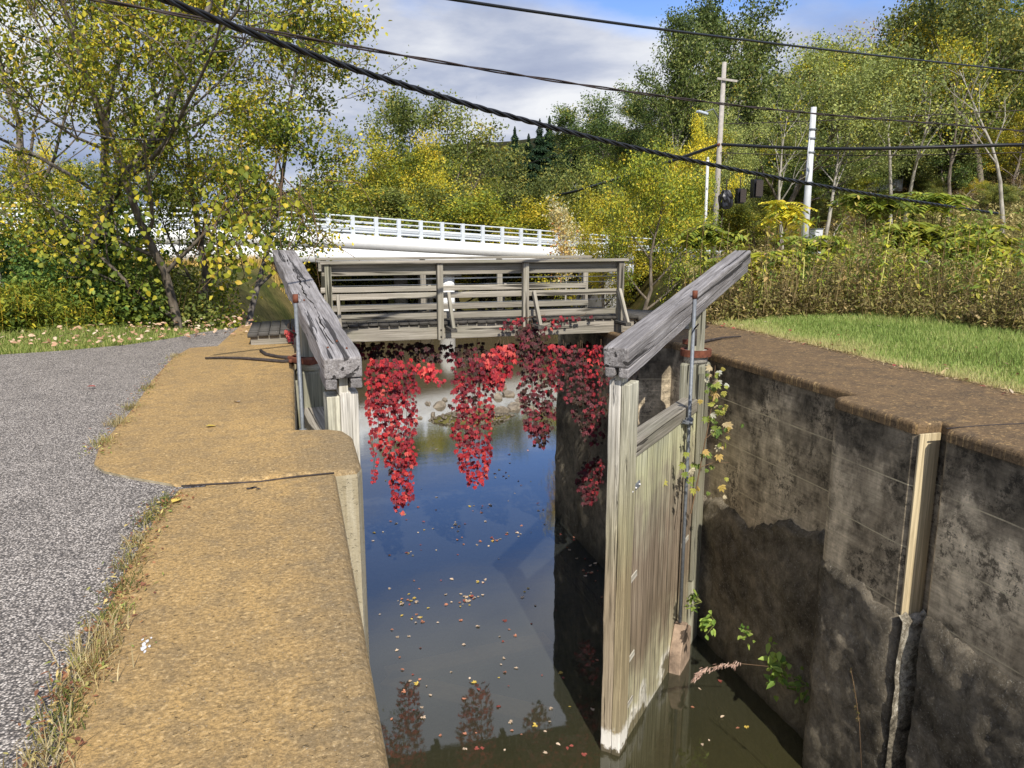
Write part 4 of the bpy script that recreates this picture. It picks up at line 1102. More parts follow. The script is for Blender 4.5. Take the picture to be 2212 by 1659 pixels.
def weeds(name, X, Y, H, mat_leaf, mat_stem, seed, leaves_per=16, L=.09, tone=.45, droop=.4, parent=None, spread=.05):
    r = np.random.default_rng(seed); n = len(X); Z = gz(X, Y) - .02
    lean = r.normal(0, .10, (n, 2)) * H[:, None]
    T0 = np.stack([X, Y, Z], 1); T1 = T0 + np.concatenate([lean, H[:, None]], 1); Mid = (T0 + T1) / 2 + r.normal(0, .04, (n, 3))
    # stems: triangular prisms in two spans
    a = np.arange(3) * 2.094; ring = np.stack([np.cos(a), np.sin(a), 0 * a], 1)
    rad_ = np.stack([.009 + 0 * H, .007 + 0 * H, .003 + 0 * H], 1)
    V = np.stack([P[:, None, :] + ring[None] * rad_[:, k][:, None, None] for k, P in enumerate((T0, Mid, T1))], 1).reshape(-1, 3)
    b = np.arange(n)[:, None, None] * 9 + np.arange(2)[None, :, None] * 3; j = np.arange(3)[None, None, :]; j2 = (j + 1) % 3
    F = np.stack([b + j, b + j2, b + 3 + j2, b + 3 + j], -1).reshape(-1, 4)
    st = (V, F)
    m = leaves_per; f = r.uniform(.15, 1, (n, m)); pos = np.where(f[..., None] < .5, T0[:, None] + (Mid - T0)[:, None] * (f * 2)[..., None], Mid[:, None] + (T1 - Mid)[:, None] * (f * 2 - 1)[..., None])
    pos = pos.reshape(-1, 3) + r.normal(0, spread, (n * m, 3)); th = r.uniform(0, 6.28, n * m)
    D = np.stack([np.cos(th), np.sin(th), r.normal(-droop, .5, n * m)], 1)
    N = r.normal(0, .3, (n * m, 3)) + [0, 0, 1]
    LL = L * r.uniform(.5, 1.4, n * m)
    Vl, Fl, li = leaves_np(pos, D, N, LL, LL * .38)
    pt = np.repeat(r.normal(tone, .2, n), m)
    tn = np.clip(pt + r.normal(0, .12, n * m), 0, 1)[li]
    return st, (Vl, Fl, tn)
def weed_stuff(name, label, X, Y, H, ml, ms, seed, **kw):
    st, (Vl, Fl, tn) = weeds(name, X, Y, H, ml, ms, seed, **kw)
    V = np.concatenate([Vl, st[0]]); F = np.concatenate([Fl, st[1] + len(Vl)])
    rs = np.random.default_rng(seed + 1); tone = np.concatenate([tn, np.repeat(np.where(rs.uniform(0, 1, len(X)) < .35, 1., .35), 6)])
    o = mesh_np(name, V, F, ml, None, {'tone': tone}); tag(o, label, 'weeds', kind='stuff'); return o
# behind the lawn: rows of tall weeds
def weed_spots(n, d0, d1, pw=1.):
    u_ = r.uniform(1330, 2330, n); dd = d0 + r.uniform(0, 1, n) ** pw * (d1 - d0)
    if d0 < 15: dd += np.interp(u_, [1330, 1800, 2000, 2212, 2400], [0, .5, -.5, -2.2, -3.2]) * (d1 - dd) / (d1 - d0)
    C = np.array([tuple(at(a, 700, d=d)) for a, d in zip(u_, dd)])
    cl = np.sin(C[:, 0] * 2.3 + 1) * np.sin(C[:, 1] * 1.9) + .6 * np.sin(C[:, 0] * .9 - C[:, 1] * 1.1)
    return C[(C[:, 0] > 6.9) & (cl > -.55 + r.normal(0, .25, n))]
C = weed_spots(1700, 13.1, 17.5); n = len(C)
H = .30 + .85 * r.beta(2, 2.4, n) * (1 + .35 * np.sin(C[:, 0] * 1.1 + C[:, 1])); tall = r.uniform(0, 1, n) < .07; H[tall] = r.uniform(1.1, 1.8, tall.sum())
weed_stuff('tall_weeds', 'tangle of tall dried weeds and goldenrod behind the lawn', C[:, 0], C[:, 1], H, L_DRY, STEMB, 71, leaves_per=16, L=.085, tone=.62, spread=.035)
C = weed_spots(170, 13.3, 16.5); n = len(C)
weed_stuff('tall_weeds', 'scattered head high goldenrod and ironweed stems above the tangle', C[:, 0], C[:, 1], r.uniform(1.1, 2.15, n), m_leaf('ironweed_leaves', [(0, (.08, .12, .02)), (.4, (.19, .26, .035)), (.7, (.42, .38, .05)), (1, (.42, .27, .12))], .3), STEMB, 76, leaves_per=46, L=.12, tone=.5, spread=.07)
C = weed_spots(1500, 17.5, 34); n = len(C)
H = (.5 + 1.0 * r.beta(2, 2.4, n)) * (.4 + .7 * (.5 + .5 * np.sin(C[:, 0] * .62 + 1.2) * np.cos(C[:, 1] * .45)))
weed_stuff('tall_weeds', 'yellow green mass of taller weeds farther behind the lawn', C[:, 0], C[:, 1], H, m_leaf('goldenrod_leaves', [(0, (.09, .10, .02)), (.4, (.24, .20, .055)), (.7, (.38, .29, .08)), (1, (.48, .36, .16))], .3), STEMB, 75, leaves_per=24, L=.15, tone=.5, spread=.08)
# low dense fringe
n = 1500; u_ = r.uniform(1330, 2330, n); dd = 12.8 + r.uniform(0, 1, n) * 2 + np.interp(u_, [1330, 1800, 2000, 2212, 2400], [0, .5, -.5, -2.2, -3.2])
C = np.array([tuple(at(a, 700, d=d)) for a, d in zip(u_, dd)]); ok = (C[:, 0] > 6.8); C = C[ok]; n = len(C)
weed_stuff('weed_fringe', 'low brown and green undergrowth at the foot of the tall weeds', C[:, 0], C[:, 1], r.uniform(.12, .5, n), L_DRY, STEMB, 72, leaves_per=22, L=.085, tone=.50)
# far meadow
n = 8000; u_ = r.uniform(1230, 2400, n); dd = r.uniform(25, 76, n)
C = np.array([tuple(at(a, 700, d=d)) for a, d in zip(u_, dd)])
xr_ = 7.5 + (C[:, 1] - 14) * .42 + 2.5; C = C[C[:, 0] > xr_]; n = len(C)
weed_stuff('meadow_weeds', 'distant rough meadow growth between the lawn and the road', C[:, 0], C[:, 1], r.uniform(.4, 1.1, n), m_leaf('meadow_leaves', [(0, (.10, .10, .03)), (.5, (.25, .22, .08)), (1, (.42, .33, .15))], .3), STEMB, 73, leaves_per=16, L=.22, tone=.5, spread=.12)
# left: weeds under the thicket
n = 3000; u_ = r.uniform(-120, 690, n); dd = 11.3 + 1.9 * sstep(-50, 330, u_) + r.uniform(0, 1, n) ** 1.5 * 4.2
C = np.array([tuple(at(a, 700, d=d)) for a, d in zip(u_, dd)]); ok = (C[:, 0] < -1.3) | (C[:, 1] > 14.2); C = C[ok]; n = len(C)
weed_stuff('thicket_weeds', 'green nettles and weeds at the foot of the left thicket', C[:, 0], C[:, 1], r.uniform(.15, .8, n) * (.45 + .55 * sstep(11.3, 13.3, C[:, 1] * .97)), L_YG, STEM, 74, leaves_per=26, L=.10, tone=.42)
# embankment under the bridge: dry grass
n = 24000; X = r.uniform(-9, 6, n); Y = r.uniform(38, 64, n); Z = gz(X, Y); ok = Z > WATER + .05
bg = blades('embankment_grass', X[ok], Y[ok], Z[ok], r.uniform(.2, .6, ok.sum()), m_leaf('dry_bank_blades', [(0, (.16, .12, .03)), (.5, (.36, .25, .07)), (1, (.50, .36, .13))], .3), np.clip(r.normal(.5, .25, ok.sum()), 0, 1), .05, .6, 8)
tag(bg, 'dry yellow grass on the bank below the white bridge', 'grass', kind='stuff')

# individual yellow stalks standing in front of the weeds
for j, (u0, v0, u1, v1) in enumerate([(1632, 700, 1652, 575), (1722, 690, 1738, 560), (1765, 690, 1770, 600), (1888, 690, 1925, 470), (2085, 700, 2135, 540), (2132, 715, 2175, 560), (1860, 690, 1868, 600), (2010, 700, 2030, 560)]):
    b = at(u0, v0, d=13.6 + (j % 3) * .4); b.z = float(gz(b.x, b.y)); t_ = at(u1, v1, d=13.7 + (j % 3) * .4)
    root = thing('tall_stalk', ['yellow green stalk nearest the raised end of the right beam', 'straight pale stalk right of the raised beam end', 'thin short pale stalk amid the weeds', 'long leaning yellow stalk in the middle of the weeds', 'long leaning yellow stalk near the right edge', 'rightmost long leaning yellow stalk', 'short upright stalk left of the long leaning one', 'slim yellow stalk between the long leaning ones'][j], 'weed stalk', tuple(b))
    mid = (b + t_) / 2 + Vector((.03, 0, .02))
    tube('stem', [b, mid, t_], [.013, .011, .006], STEMY, root, 5)
    n = 26; f = r.uniform(.1, 1, n); C = np.array([tuple(b.lerp(t_, q)) for q in f]); th = r.uniform(0, 6.28, n)
    V, F, li = leaves_np(C, np.stack([np.cos(th), np.sin(th), -.5 + 0 * th], 1), np.tile([0, 0, 1.], (n, 1)), .12, .04)
    mesh_np('leaves', V, F, L_YG, root, {'tone': r.uniform(.3, .8, n)[li]})

# sumac: compound drooping leaves on bare stems
def sumac(label, u, v, d, R, seed, tone):
    r = np.random.default_rng(seed); c = at(u, v, d=d); z0 = float(gz(c.x, c.y)); root = thing('sumac_shrub', label, 'shrub', (c.x, c.y, z0))
    T, Cs, Ds, Ns = [], [], [], []
    for k in range(4):
        top = np.array([r.normal(0, R * .35), r.normal(0, .3), c.z - z0 + r.normal(0, .2)])
        T.append((np.array([[0, 0, 0], top * .5 + r.normal(0, .08, 3), top]), np.array([.03, .022, .014])))
        for q in range(13):
            a = r.uniform(0, 6.28); o = np.array([math.cos(a), math.sin(a), r.uniform(.0, .7)]); Lf = R * r.uniform(.5, .9)
            pts = [top + o * Lf * s + np.array([0, 0, -.55 * Lf * s * s]) for s in np.linspace(0, 1, 9)]
            T.append((np.array(pts), np.linspace(.008, .003, 9)))
            ax = unit(pts[-1] - pts[0]); sd = unit(np.cross(ax, [0, 0, 1]))
            for s_ in pts[1:]:
                for sg in (-1, 1):
                    Cs.append(s_); Ds.append(sd * sg + ax * .4 + np.array([0, 0, -.35])); Ns.append([0, 0, 1] + r.normal(0, .2, 3))
    V, F = tube_np(T, 4); mesh_np('stems', V, F, STEMB, root, local=False)
    n = len(Cs); V, F, li = leaves_np(np.array(Cs), np.array(Ds), np.array(Ns), R * .30, R * .11)
    mesh_np('leaves', V, F, L_YG, root, {'tone': np.clip(r.normal(tone, .12, n), 0, 1)[li]}, local=False)
for j, (u, v, d, R, tn, lb) in enumerate([(1890, 430, 30, 1.25, .35, 'large green sumac under the thick cable'), (2030, 435, 32, 1.3, .38, 'wide green sumac right of the large one'), (1525, 500, 26, 1.0, .45, 'sumac with green and yellow leaves by the thin metal pole'),
        (1680, 455, 30, 1.0, .75, 'yellow sumac below the bagged traffic signals'), (1740, 545, 24, 1.2, .45, 'small sumac left of the white pole foot'), (1600, 560, 22, 1.2, .6, 'yellowing sumac behind the raised beam end'), (1960, 500, 24, 1.4, .5, 'sumac with yellow tips in the weeds'), (2150, 520, 22, 1.2, .55, 'small sumac near the right border')]):
    sumac(lb, u, v, d, R, 500 + j, tn)

# young russet sapling in front of the white bridge
p_ = at(1222, 600, d=30); p_.z = -1.2
tree_proto('sapling', 'young sapling with orange and pale leaves before the right end of the white bridge', 610, 3.3, .04, BARKP, m_leaf('sapling_leaves', [(0, (.45, .16, .05)), (.4, (.55, .40, .12)), (1, (.75, .66, .34))], .4), 7, .16, .10, tuple(p_), simple=False, levels=3, nb=(14, 4, 2), lenf=(.28, .5, .5), ang=(.5, .6, .6), start=.15, wob=.05)

# grass tufts along the joint of asphalt and coping
tl = [(90, 1650, .20, .9, 'straw coloured tuft at the bottom left corner'), (135, 1560, .10, .3, 'low green tuft above the bottom left straw tuft'), (150, 1500, .12, .6, 'tuft of mixed green and straw below the big straw tuft'), (185, 1450, .16, .75, 'straw tuft with green centre'), (212, 1398, .24, .85, 'largest straw tuft beside the white splash'),
      (245, 1325, .10, .4, 'small reddish tuft above the largest straw tuft'), (268, 1265, .10, .35, 'small green tuft on the joint'), (285, 1215, .12, .6, 'tuft of straw near the middle of the joint'), (300, 1170, .12, .7, 'dry tuft beside the concrete, above the straw one'), (325, 1120, .12, .45, 'reddish green tuft just below the step in the concrete'), (355, 1085, .11, .3, 'tuft in the notch under the concrete corner'),
      (225, 955, .13, .5, 'tuft left of the concrete corner'), (255, 915, .16, .7, 'broad straw tuft on the far joint'), (285, 880, .14, .8, 'dry tuft on the far joint behind the broad one'), (320, 838, .12, .45, 'small green tuft on the far joint'), (380, 770, .12, .8, 'distant straw tuft where the path curves')]
for j, (u, v, h_, tn, lb) in enumerate(tl):
    p0 = at(u, v, z=0); r2 = np.random.default_rng(900 + j); n = 170
    root = thing('grass_tuft', lb, 'grass tuft', tuple(p0)); ext = .06 + h_ * .22
    X = p0.x + r2.normal(0, ext * .45, n); Y = p0.y + r2.normal(0, ext * .8, n)
    H = h_ * .55 * r2.uniform(.2, .9, n)
    blades('blades', X, Y, 0 * X - .01, H, L_TUFT, np.clip(r2.normal(tn, .2, n), 0, 1), .0045, 1.3, j, root)
# creeping reddish ground cover in the same joint
n = 1300; js = np.array([tuple(at(u, v, z=0)) for u, v in [(90, 1655), (150, 1500), (212, 1400), (268, 1265), (325, 1125), (385, 1065)]]); js2 = np.array([tuple(at(u, v, z=0)) for u, v in [(205, 990), (230, 945), (290, 875), (330, 820), (385, 765)]])
f = r.uniform(0, 1, n); P1 = np.stack([np.interp(f * 5, range(6), js[:, k]) for k in range(3)], 1); P2 = np.stack([np.interp(f * 4, range(5), js2[:, k]) for k in range(3)], 1)
P_ = np.where(r.uniform(0, 1, n)[:, None] < .68, P1, P2) + r.normal(0, 1, (n, 3)) * [.055, .04, .006]; P_[:, 2] = np.abs(P_[:, 2]) + .004
V, F, li = leaves_np(P_, r.normal(0, 1, (n, 3)) * [1, 1, .3], np.tile([0, 0, 1.], (n, 1)) + r.normal(0, .3, (n, 3)), r.uniform(.012, .035, n), r.uniform(.006, .014, n))
o = mesh_np('joint_weeds', V, F, m_leaf('joint_weed_leaves', [(0, (.14, .05, .03)), (.45, (.26, .12, .05)), (.7, (.16, .20, .04)), (1, (.48, .36, .14))], .2), None, {'tone': r.uniform(0, 1, n)[li]})
tag(o, 'creeping reddish weeds in the joint between asphalt and concrete', 'weeds', kind='stuff')

# ---------------------------------------------------------------- red creeper hanging from the footbridge
ANG = np.array([-1.25, -.65, 0, .65, 1.25]); LEN = np.array([.6, .85, 1., .85, .6])
def creeper_leaves(C, D, N, size, tone):
    D = unit(D); S = unit(np.cross(D, N)); N = np.cross(S, D)
    Cs, Ds, Ns, Ls, ts = [], [], [], [], []
    for a_, l_ in zip(ANG, LEN):
        Cs.append(C); Ds.append(D * math.cos(a_) + S * math.sin(a_) - N * .15); Ns.append(N + S * (a_ * .25)); Ls.append(size * l_); ts.append(tone + rng.normal(0, .04, len(tone)))
    C, D, N, L_, t_ = map(np.concatenate, (Cs, Ds, Ns, Ls, ts))
    V, F, li = leaves_np(C, D, N, L_, L_ * .48, fold=.22)
    return V, F, np.clip(t_, 0, 1)[li]
def creeper(label, prof, yp, n, tone, seed, size=.064, depth=.12, dark_top=0.):
    r = np.random.default_rng(seed); n = int(n * 1.35)
    pv = np.array([p[0] for p in prof], float); lo = np.array([p[1] for p in prof], float); hi = np.array([p[2] for p in prof], float)
    w_ = np.interp(np.linspace(pv[0], pv[-1], 200), pv, hi - lo); cdf = np.cumsum(w_ + 4); cdf /= cdf[-1]
    v_ = np.interp(r.uniform(0, 1, n), cdf, np.linspace(pv[0], pv[-1], 200))
    a, b = np.interp(v_, pv, lo), np.interp(v_, pv, hi); u_ = a + (b - a) * r.uniform(-.06, 1.06, n) + 2 * np.sin(v_ * .09 + seed) + r.normal(0, 1.5, n)
    dy = -np.abs(r.normal(0, depth, n)) * (1 - ((u_ - (a + b) / 2) / ((b - a) / 2 + 1)) ** 2 * .7).clip(.1, 1)
    C = np.array([tuple(at(q, s_, y=yp)) for q, s_ in zip(u_, v_)]); C[:, 1] += dy
    root = thing('creeper_vine', label, 'vine', tuple(at((lo[0] + hi[0]) / 2, pv[0], y=yp)))
    mid = (u_ - (a + b) / 2) / ((b - a) / 2 + 1)
    D = np.stack([mid * .5 + r.normal(0, .3, n), -.35 + r.normal(0, .2, n), -1 + r.normal(0, .25, n)], 1)
    N = np.stack([mid * .6 + r.normal(0, .3, n), -1 + r.normal(0, .25, n), .55 + r.normal(0, .3, n)], 1)
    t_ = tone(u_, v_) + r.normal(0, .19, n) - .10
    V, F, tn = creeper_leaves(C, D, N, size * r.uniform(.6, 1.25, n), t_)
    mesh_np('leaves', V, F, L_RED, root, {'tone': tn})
    T = []
    for k in range(7 if yp > 11.5 else max(4, n // 60)):
        f = r.uniform(.1, .9); kk = r.integers(4, 9); vs_ = np.linspace(pv[0] - r.uniform(-6, 14), pv[0] + (pv[-1] - pv[0]) * r.uniform(.3, 1), kk)
        us_ = np.interp(vs_, pv, lo) + (np.interp(vs_, pv, hi) - np.interp(vs_, pv, lo)) * f + np.cumsum(r.normal(0, 1.6, kk))
        T.append((np.array([tuple(at(q, s_, y=yp)) for q, s_ in zip(us_, vs_)]), np.full(kk, .0042)))
    V, F = tube_np(T, 4); mesh_np('stems', V, F, STEMB, root)
YB = 11.02
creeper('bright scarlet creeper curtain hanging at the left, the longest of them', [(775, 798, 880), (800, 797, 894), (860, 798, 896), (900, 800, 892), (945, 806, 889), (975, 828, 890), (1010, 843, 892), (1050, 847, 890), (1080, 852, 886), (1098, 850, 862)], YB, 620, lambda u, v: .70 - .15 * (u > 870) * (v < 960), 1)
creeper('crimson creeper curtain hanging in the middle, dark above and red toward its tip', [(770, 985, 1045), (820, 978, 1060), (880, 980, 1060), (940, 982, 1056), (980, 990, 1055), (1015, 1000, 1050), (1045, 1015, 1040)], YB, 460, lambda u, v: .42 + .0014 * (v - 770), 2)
creeper('bright red spray of creeper right above the middle curtain', [(742, 1070, 1110), (770, 1045, 1110), (800, 1042, 1100), (835, 1055, 1080)], YB, 130, lambda u, v: .74 + 0 * u, 3, .08)
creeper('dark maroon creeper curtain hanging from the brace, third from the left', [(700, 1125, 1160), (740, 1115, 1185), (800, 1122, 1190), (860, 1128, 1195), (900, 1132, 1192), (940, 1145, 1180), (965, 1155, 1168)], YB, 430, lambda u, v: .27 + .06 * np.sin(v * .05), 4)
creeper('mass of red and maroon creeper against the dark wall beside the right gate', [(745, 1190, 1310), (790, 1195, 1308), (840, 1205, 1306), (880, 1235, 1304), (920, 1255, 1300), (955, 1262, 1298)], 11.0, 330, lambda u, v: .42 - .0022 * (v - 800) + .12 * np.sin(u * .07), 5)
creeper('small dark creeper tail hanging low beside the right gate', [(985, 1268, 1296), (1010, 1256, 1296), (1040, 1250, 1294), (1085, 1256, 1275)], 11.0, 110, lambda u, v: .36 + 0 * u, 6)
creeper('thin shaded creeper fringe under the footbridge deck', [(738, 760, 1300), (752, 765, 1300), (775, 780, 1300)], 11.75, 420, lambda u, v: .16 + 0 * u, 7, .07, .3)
creeper('small loose red creeper sprig between the first two curtains', [(775, 898, 908), (800, 900, 970), (825, 925, 965)], YB, 34, lambda u, v: .78 + 0 * u, 8, .075)
creeper('faint pinkish creeper strand below the left curtain', [(950, 795, 806), (1000, 808, 818), (1040, 800, 812)], YB - .3, 26, lambda u, v: .62 + 0 * u, 9, .045, .03)
creeper('red creeper shoot on the end of the footbridge by the left beam', [(708, 622, 634), (740, 626, 640), (752, 630, 645)], 11.1, 20, lambda u, v: .82 + 0 * u, 10, .06, .03)
creeper('trailing creeper runner along the bottom rail of the footbridge', [(682, 1155, 1290), (690, 1090, 1240), (712, 1085, 1190)], 11.05, 46, lambda u, v: .55 + 0 * u, 12, .055, .05)

# maple sapling on the right wall
r = np.random.default_rng(33)
root = thing('maple_sapling', 'small maple sapling with yellow and silvery leaves growing out of the right lock wall', 'sapling', tuple(at(1495, 1100, y=8.6)))
def maple(C, D, N, size, tone):
    D = unit(D); S = unit(np.cross(D, N)); Cs, Ds, Ns, Ls = [], [], [], []
    for a_, l_ in zip((-1.15, -.55, 0, .55, 1.15), (.65, .85, 1, .85, .65)):
        Cs.append(C); Ds.append(D * math.cos(a_) + S * math.sin(a_)); Ns.append(N); Ls.append(size * l_)
    C, D, N, L_ = map(np.concatenate, (Cs, Ds, Ns, Ls)); V, F, li = leaves_np(C, D, N, L_, L_ * .42, fold=.1); return V, F, np.tile(tone, 5)[li]
n = 80; v_ = np.concatenate([r.uniform(790, 960, 55), r.uniform(960, 1080, 25)]); u_ = np.where(v_ < 960, 1543 + r.normal(0, 17, n) + (v_ - 790) * .1, 1520 + r.normal(0, 30, n))
yp = 7.6
C = np.array([tuple(at(a, b, y=yp)) for a, b in zip(u_, v_)]); C[:, 1] += r.normal(0, .08, n)
C[:, 0] = np.minimum(C[:, 0], 5.1)
V, F, tn = maple(C, r.normal(0, .5, (n, 3)) + [0, -.2, -1], r.normal(0, .35, (n, 3)) + [-.3, -1, .5], .08 * r.uniform(.6, 1.2, n), r.beta(1.1, 1.5, n))
mesh_np('leaves', V, F, m_leaf('maple_leaves', [(0, (.12, .20, .04)), (.35, (.36, .38, .06)), (.6, (.55, .36, .10)), (1, (.62, .64, .54))], .3, gain=1.), root, {'tone': tn})
T = [([tuple(at(a, b, y=yp)) for a, b in [(1492, 1110), (1503, 1060), (1518, 980), (1530, 920), (1540, 860), (1545, 790)]], [.010, .009, .008, .006, .005, .003]),
     ([tuple(at(a, b, y=yp)) for a, b in [(1512, 1010), (1540, 1000), (1575, 1000)]], [.005, .004, .003]), ([tuple(at(a, b, y=yp)) for a, b in [(1522, 950), (1545, 930), (1580, 940)]], [.005, .004, .003])]
V, F = tube_np([(np.array(a), np.array(b)) for a, b in T], 5); mesh_np('stem', V, F, STEMB, root)

# weeds rooted at the foot of the right wall
for j, (u, v, n, s, lb) in enumerate([(1500, 1300, 24, .07, 'little weed on the wall just right of the gate'), (1530, 1345, 30, .08, 'small weed lower on the wall right of the gate'), (1680, 1440, 55, .10, 'largest leafy weed at the foot of the right wall'), (1735, 1480, 30, .07, 'pale weed beside the largest one, near the pier'), (1610, 1370, 16, .06, 'tiny weed on the ledge of the right wall')]):
    c = at(u, v, y={0: 7.7, 1: 7.5, 2: 6.7, 3: 6.45, 4: 7.0}[j]); c.x = min(c.x, 5.08)
    root = thing('wall_weed', lb, 'weed', tuple(c)); r2 = np.random.default_rng(j + 70)
    C = np.tile(np.array(c), (n, 1)) + r2.normal(0, s * .8, (n, 3)) * [.5, 1, 1.3]
    V, F, li = leaves_np(C, r2.normal(0, .7, (n, 3)) + [-.6, -.3, -.2], r2.normal(0, .4, (n, 3)) + [-.3, -.3, 1], s * r2.uniform(.8, 1.5, n), s * .6)
    mesh_np('leaves', V, F, m_leaf('weed_leaf_' + 'abcde'[j], [(0, (.07, .13, .02)), (1, (.25, .32, .06))], .3), root, {'tone': r2.uniform(0, 1, n)[li]})
    T = [(np.array([tuple(c + Vector((.1, 0, -.02))), tuple(C[k])]), np.array([.004, .002])) for k in range(0, n, 4)]
    V, F = tube_np(T, 4); mesh_np('stems', V, F, STEM, root)
# dried grass plume over the water
root = thing('dry_grass_plume', 'dried feathery grass plume leaning out over the water from the right wall', 'dry grass', tuple(at(1600, 1434, y=6.9)))
pl = [at(u, v, y=6.6 + k * .02) for k, (u, v) in enumerate([(1660, 1440), (1600, 1434), (1560, 1436), (1525, 1445), (1500, 1466)])]
tube('stem', pl, [.004, .004, .003, .003, .002], STEMB, root, 5)
n = 160; f = r.uniform(1.1, 4, n); P = np.array([tuple(q) for q in pl]); C = np.stack([np.interp(f, range(5), P[:, k]) for k in range(3)], 1) + r.normal(0, .012, (n, 3))
V, F, li = leaves_np(C, r.normal(0, .3, (n, 3)) + [-.8, -.1, -.6], r.normal(0, .4, (n, 3)) + [0, 0, 1], .05, .010)
mesh_np('seed_head', V, F, m_leaf('plume', [(0, (.25, .15, .11)), (1, (.5, .36, .28))], .2), root, {'tone': r.uniform(0, 1, n)[li]})
root = thing('dry_stalk', 'thin dry stalk rising at the foot of the pier on the right', 'weed stalk', tuple(at(1860, 1640, y=5.0)))
c0 = at(1862, 1680, y=4.8); tube('stem', [c0, at(1856, 1560, y=4.8), at(1848, 1500, y=4.8), at(1838, 1445, y=4.8)], [.004, .003, .003, .002], STEMB, root, 5)
n = 30; f = r.uniform(0, 1, n); C = np.stack([np.interp(f, [0, 1], [a, b]) for a, b in zip(at(1855, 1560, y=4.8), at(1838, 1445, y=4.8))], 1)
V, F, li = leaves_np(C, r.normal(0, 1, (n, 3)), r.normal(0, 1, (n, 3)), .03, .012); mesh_np('seed_head', V, F, L_DRY, root, {'tone': r.uniform(0, .5, n)[li]})

# ---------------------------------------------------------------- rocks and gravel
def rock_mesh(seed, s):
    from mathutils import noise
    bm = bmesh.new(); bmesh.ops.create_icosphere(bm, subdivisions=3, radius=1)
    rr_ = random.Random(seed); pl_ = [(Vector((rr_.gauss(0, 1), rr_.gauss(0, 1), rr_.gauss(0, 1))).normalized(), rr_.uniform(.45, .85)) for _ in range(9)]
    for v in bm.verts:
        for nn, dd_ in pl_:
            e = v.co.dot(nn) - dd_
            if e > 0: v.co -= nn * e
        v.co += noise.noise_vector(v.co * 2.2 + Vector((seed, 0, 0))) * .08
        v.co = Vector((v.co.x * s[0], v.co.y * s[1], v.co.z * s[2]))
    return bm
rl = [(948, 875, .38, .2), (935, 893, .2, .13), (1085, 888, .34, .22), (1060, 880, .30, .2), (1040, 873, .26, .18), (1100, 850, .4, .25), (1075, 857, .3, .2), (1010, 862, .24, .16), (1112, 880, .42, .28), (905, 900, .16, .1), (1020, 905, .18, .1), (985, 930, .24, .08), (1125, 862, .35, .2), (960, 862, .2, .12), (1060, 905, .16, .1), (1150, 885, .3, .2), (925, 870, .2, .12), (1085, 835, .3, .2)]
for j, (u, v, s, h_) in enumerate(rl):
    p0 = at(u, v, z=WATER + .05)
    o = from_bm('rock', rock_mesh(j, (s * .8, s * .6, h_)), ROCK, None)
    zg = float(gz(p0.x, p0.y)); o.location = (p0.x, p0.y, max(WATER - .02, zg)); o.rotation_euler = (0, 0, j * 1.3)
    tag(o, 'rough brown rock on the gravel bar beyond the footbridge', 'rock', 'rocks on the gravel bar')
n = 2600; th = r.uniform(0, 6.28, n); q = np.sqrt(r.uniform(0, 1, n)); X = 4.9 + np.cos(th) * q * 3.0; Y = 21.8 + np.sin(th) * q * 1.75; Z = gz(X, Y)
S = r.uniform(.025, .075, n); base = np.array([[1, 0, 0], [0, 1, 0], [-1, 0, 0], [0, -1, 0], [0, 0, .7], [0, 0, -.5]])
Q = base[None] * S[:, None, None] * r.uniform(.6, 1.3, (n, 6, 1)) + np.stack([X, Y, Z + .01], 1)[:, None]
k = np.arange(n)[:, None, None] * 6; F = (k + np.array([[[0, 1, 4], [1, 2, 4], [2, 3, 4], [3, 0, 4], [1, 0, 5], [2, 1, 5], [3, 2, 5], [0, 3, 5]]])).reshape(-1, 3)
o = mesh_np('gravel', Q.reshape(-1, 3), F, GRAVELM); tag(o, 'wet gravel and pebbles of the bar below the bridges', 'gravel', kind='stuff')

# ---------------------------------------------------------------- floating and fallen leaves
def leaf_proto(name, seed, s):
    r2 = np.random.default_rng(seed); D = np.array([[1., 0, 0]]); C = np.zeros((1, 3))
    Vs = []; 
    n = 5; a = np.array([-1.2, -.6, 0, .6, 1.2]) if seed % 2 else np.array([0.])
    D = np.stack([np.cos(a), np.sin(a), .15 * r2.normal(0, 1, len(a))], 1)
    return leaves_np(np.zeros((len(a), 3)), D, np.tile([0, 0, 1.], (len(a), 1)), s * (1 - .25 * np.abs(a)), s * (.45 if len(a) > 1 else .62), fold=.15)
lp = []
for k in range(6):
    V, F, li = leaf_proto('leaf', k, 1.)
    for tn in (.12, .42, .75, .97):
        me_o = mesh_np('floating_leaf', V, F, L_FALLEN, None, {'tone': np.full(len(F), tn)}); lp.append((me_o, tn))
fl = []
clusters = [(1025, 1290, 14, 14), (880, 1298, 9, 12), (1060, 1165, 8, 10), (985, 1140, 7, 14), (1120, 1150, 7, 20), (890, 1195, 6, 8), (1035, 1255, 5, 10), (1000, 1300, 6, 14), (900, 1330, 5, 14), (1050, 1100, 8, 22)]
for (u, v, n_, sd_) in clusters:
    for _ in range(n_): fl.append((u + r.normal(0, sd_), v + r.normal(0, sd_ * .35)))
for _ in range(150):
    v = r.uniform(960, 1640); fl.append((r.uniform(805 if v < 1400 else 840, 1175 if v < 1300 else 1300), v))
for _ in range(34): v = r.uniform(1130, 1400); fl.append((1195 + (v - 1120) * .5 + abs(r.normal(0, 30)), v))
for _ in range(12): v = r.uniform(1400, 1640); fl.append((r.uniform(1350, 1650), v))
first = set()
names = {.12: 'small dark red leaf floating on the canal water', .42: 'small orange brown leaf floating on the canal water', .75: 'small pale tan leaf floating on the canal water', .97: 'small yellow leaf floating on the canal water'}
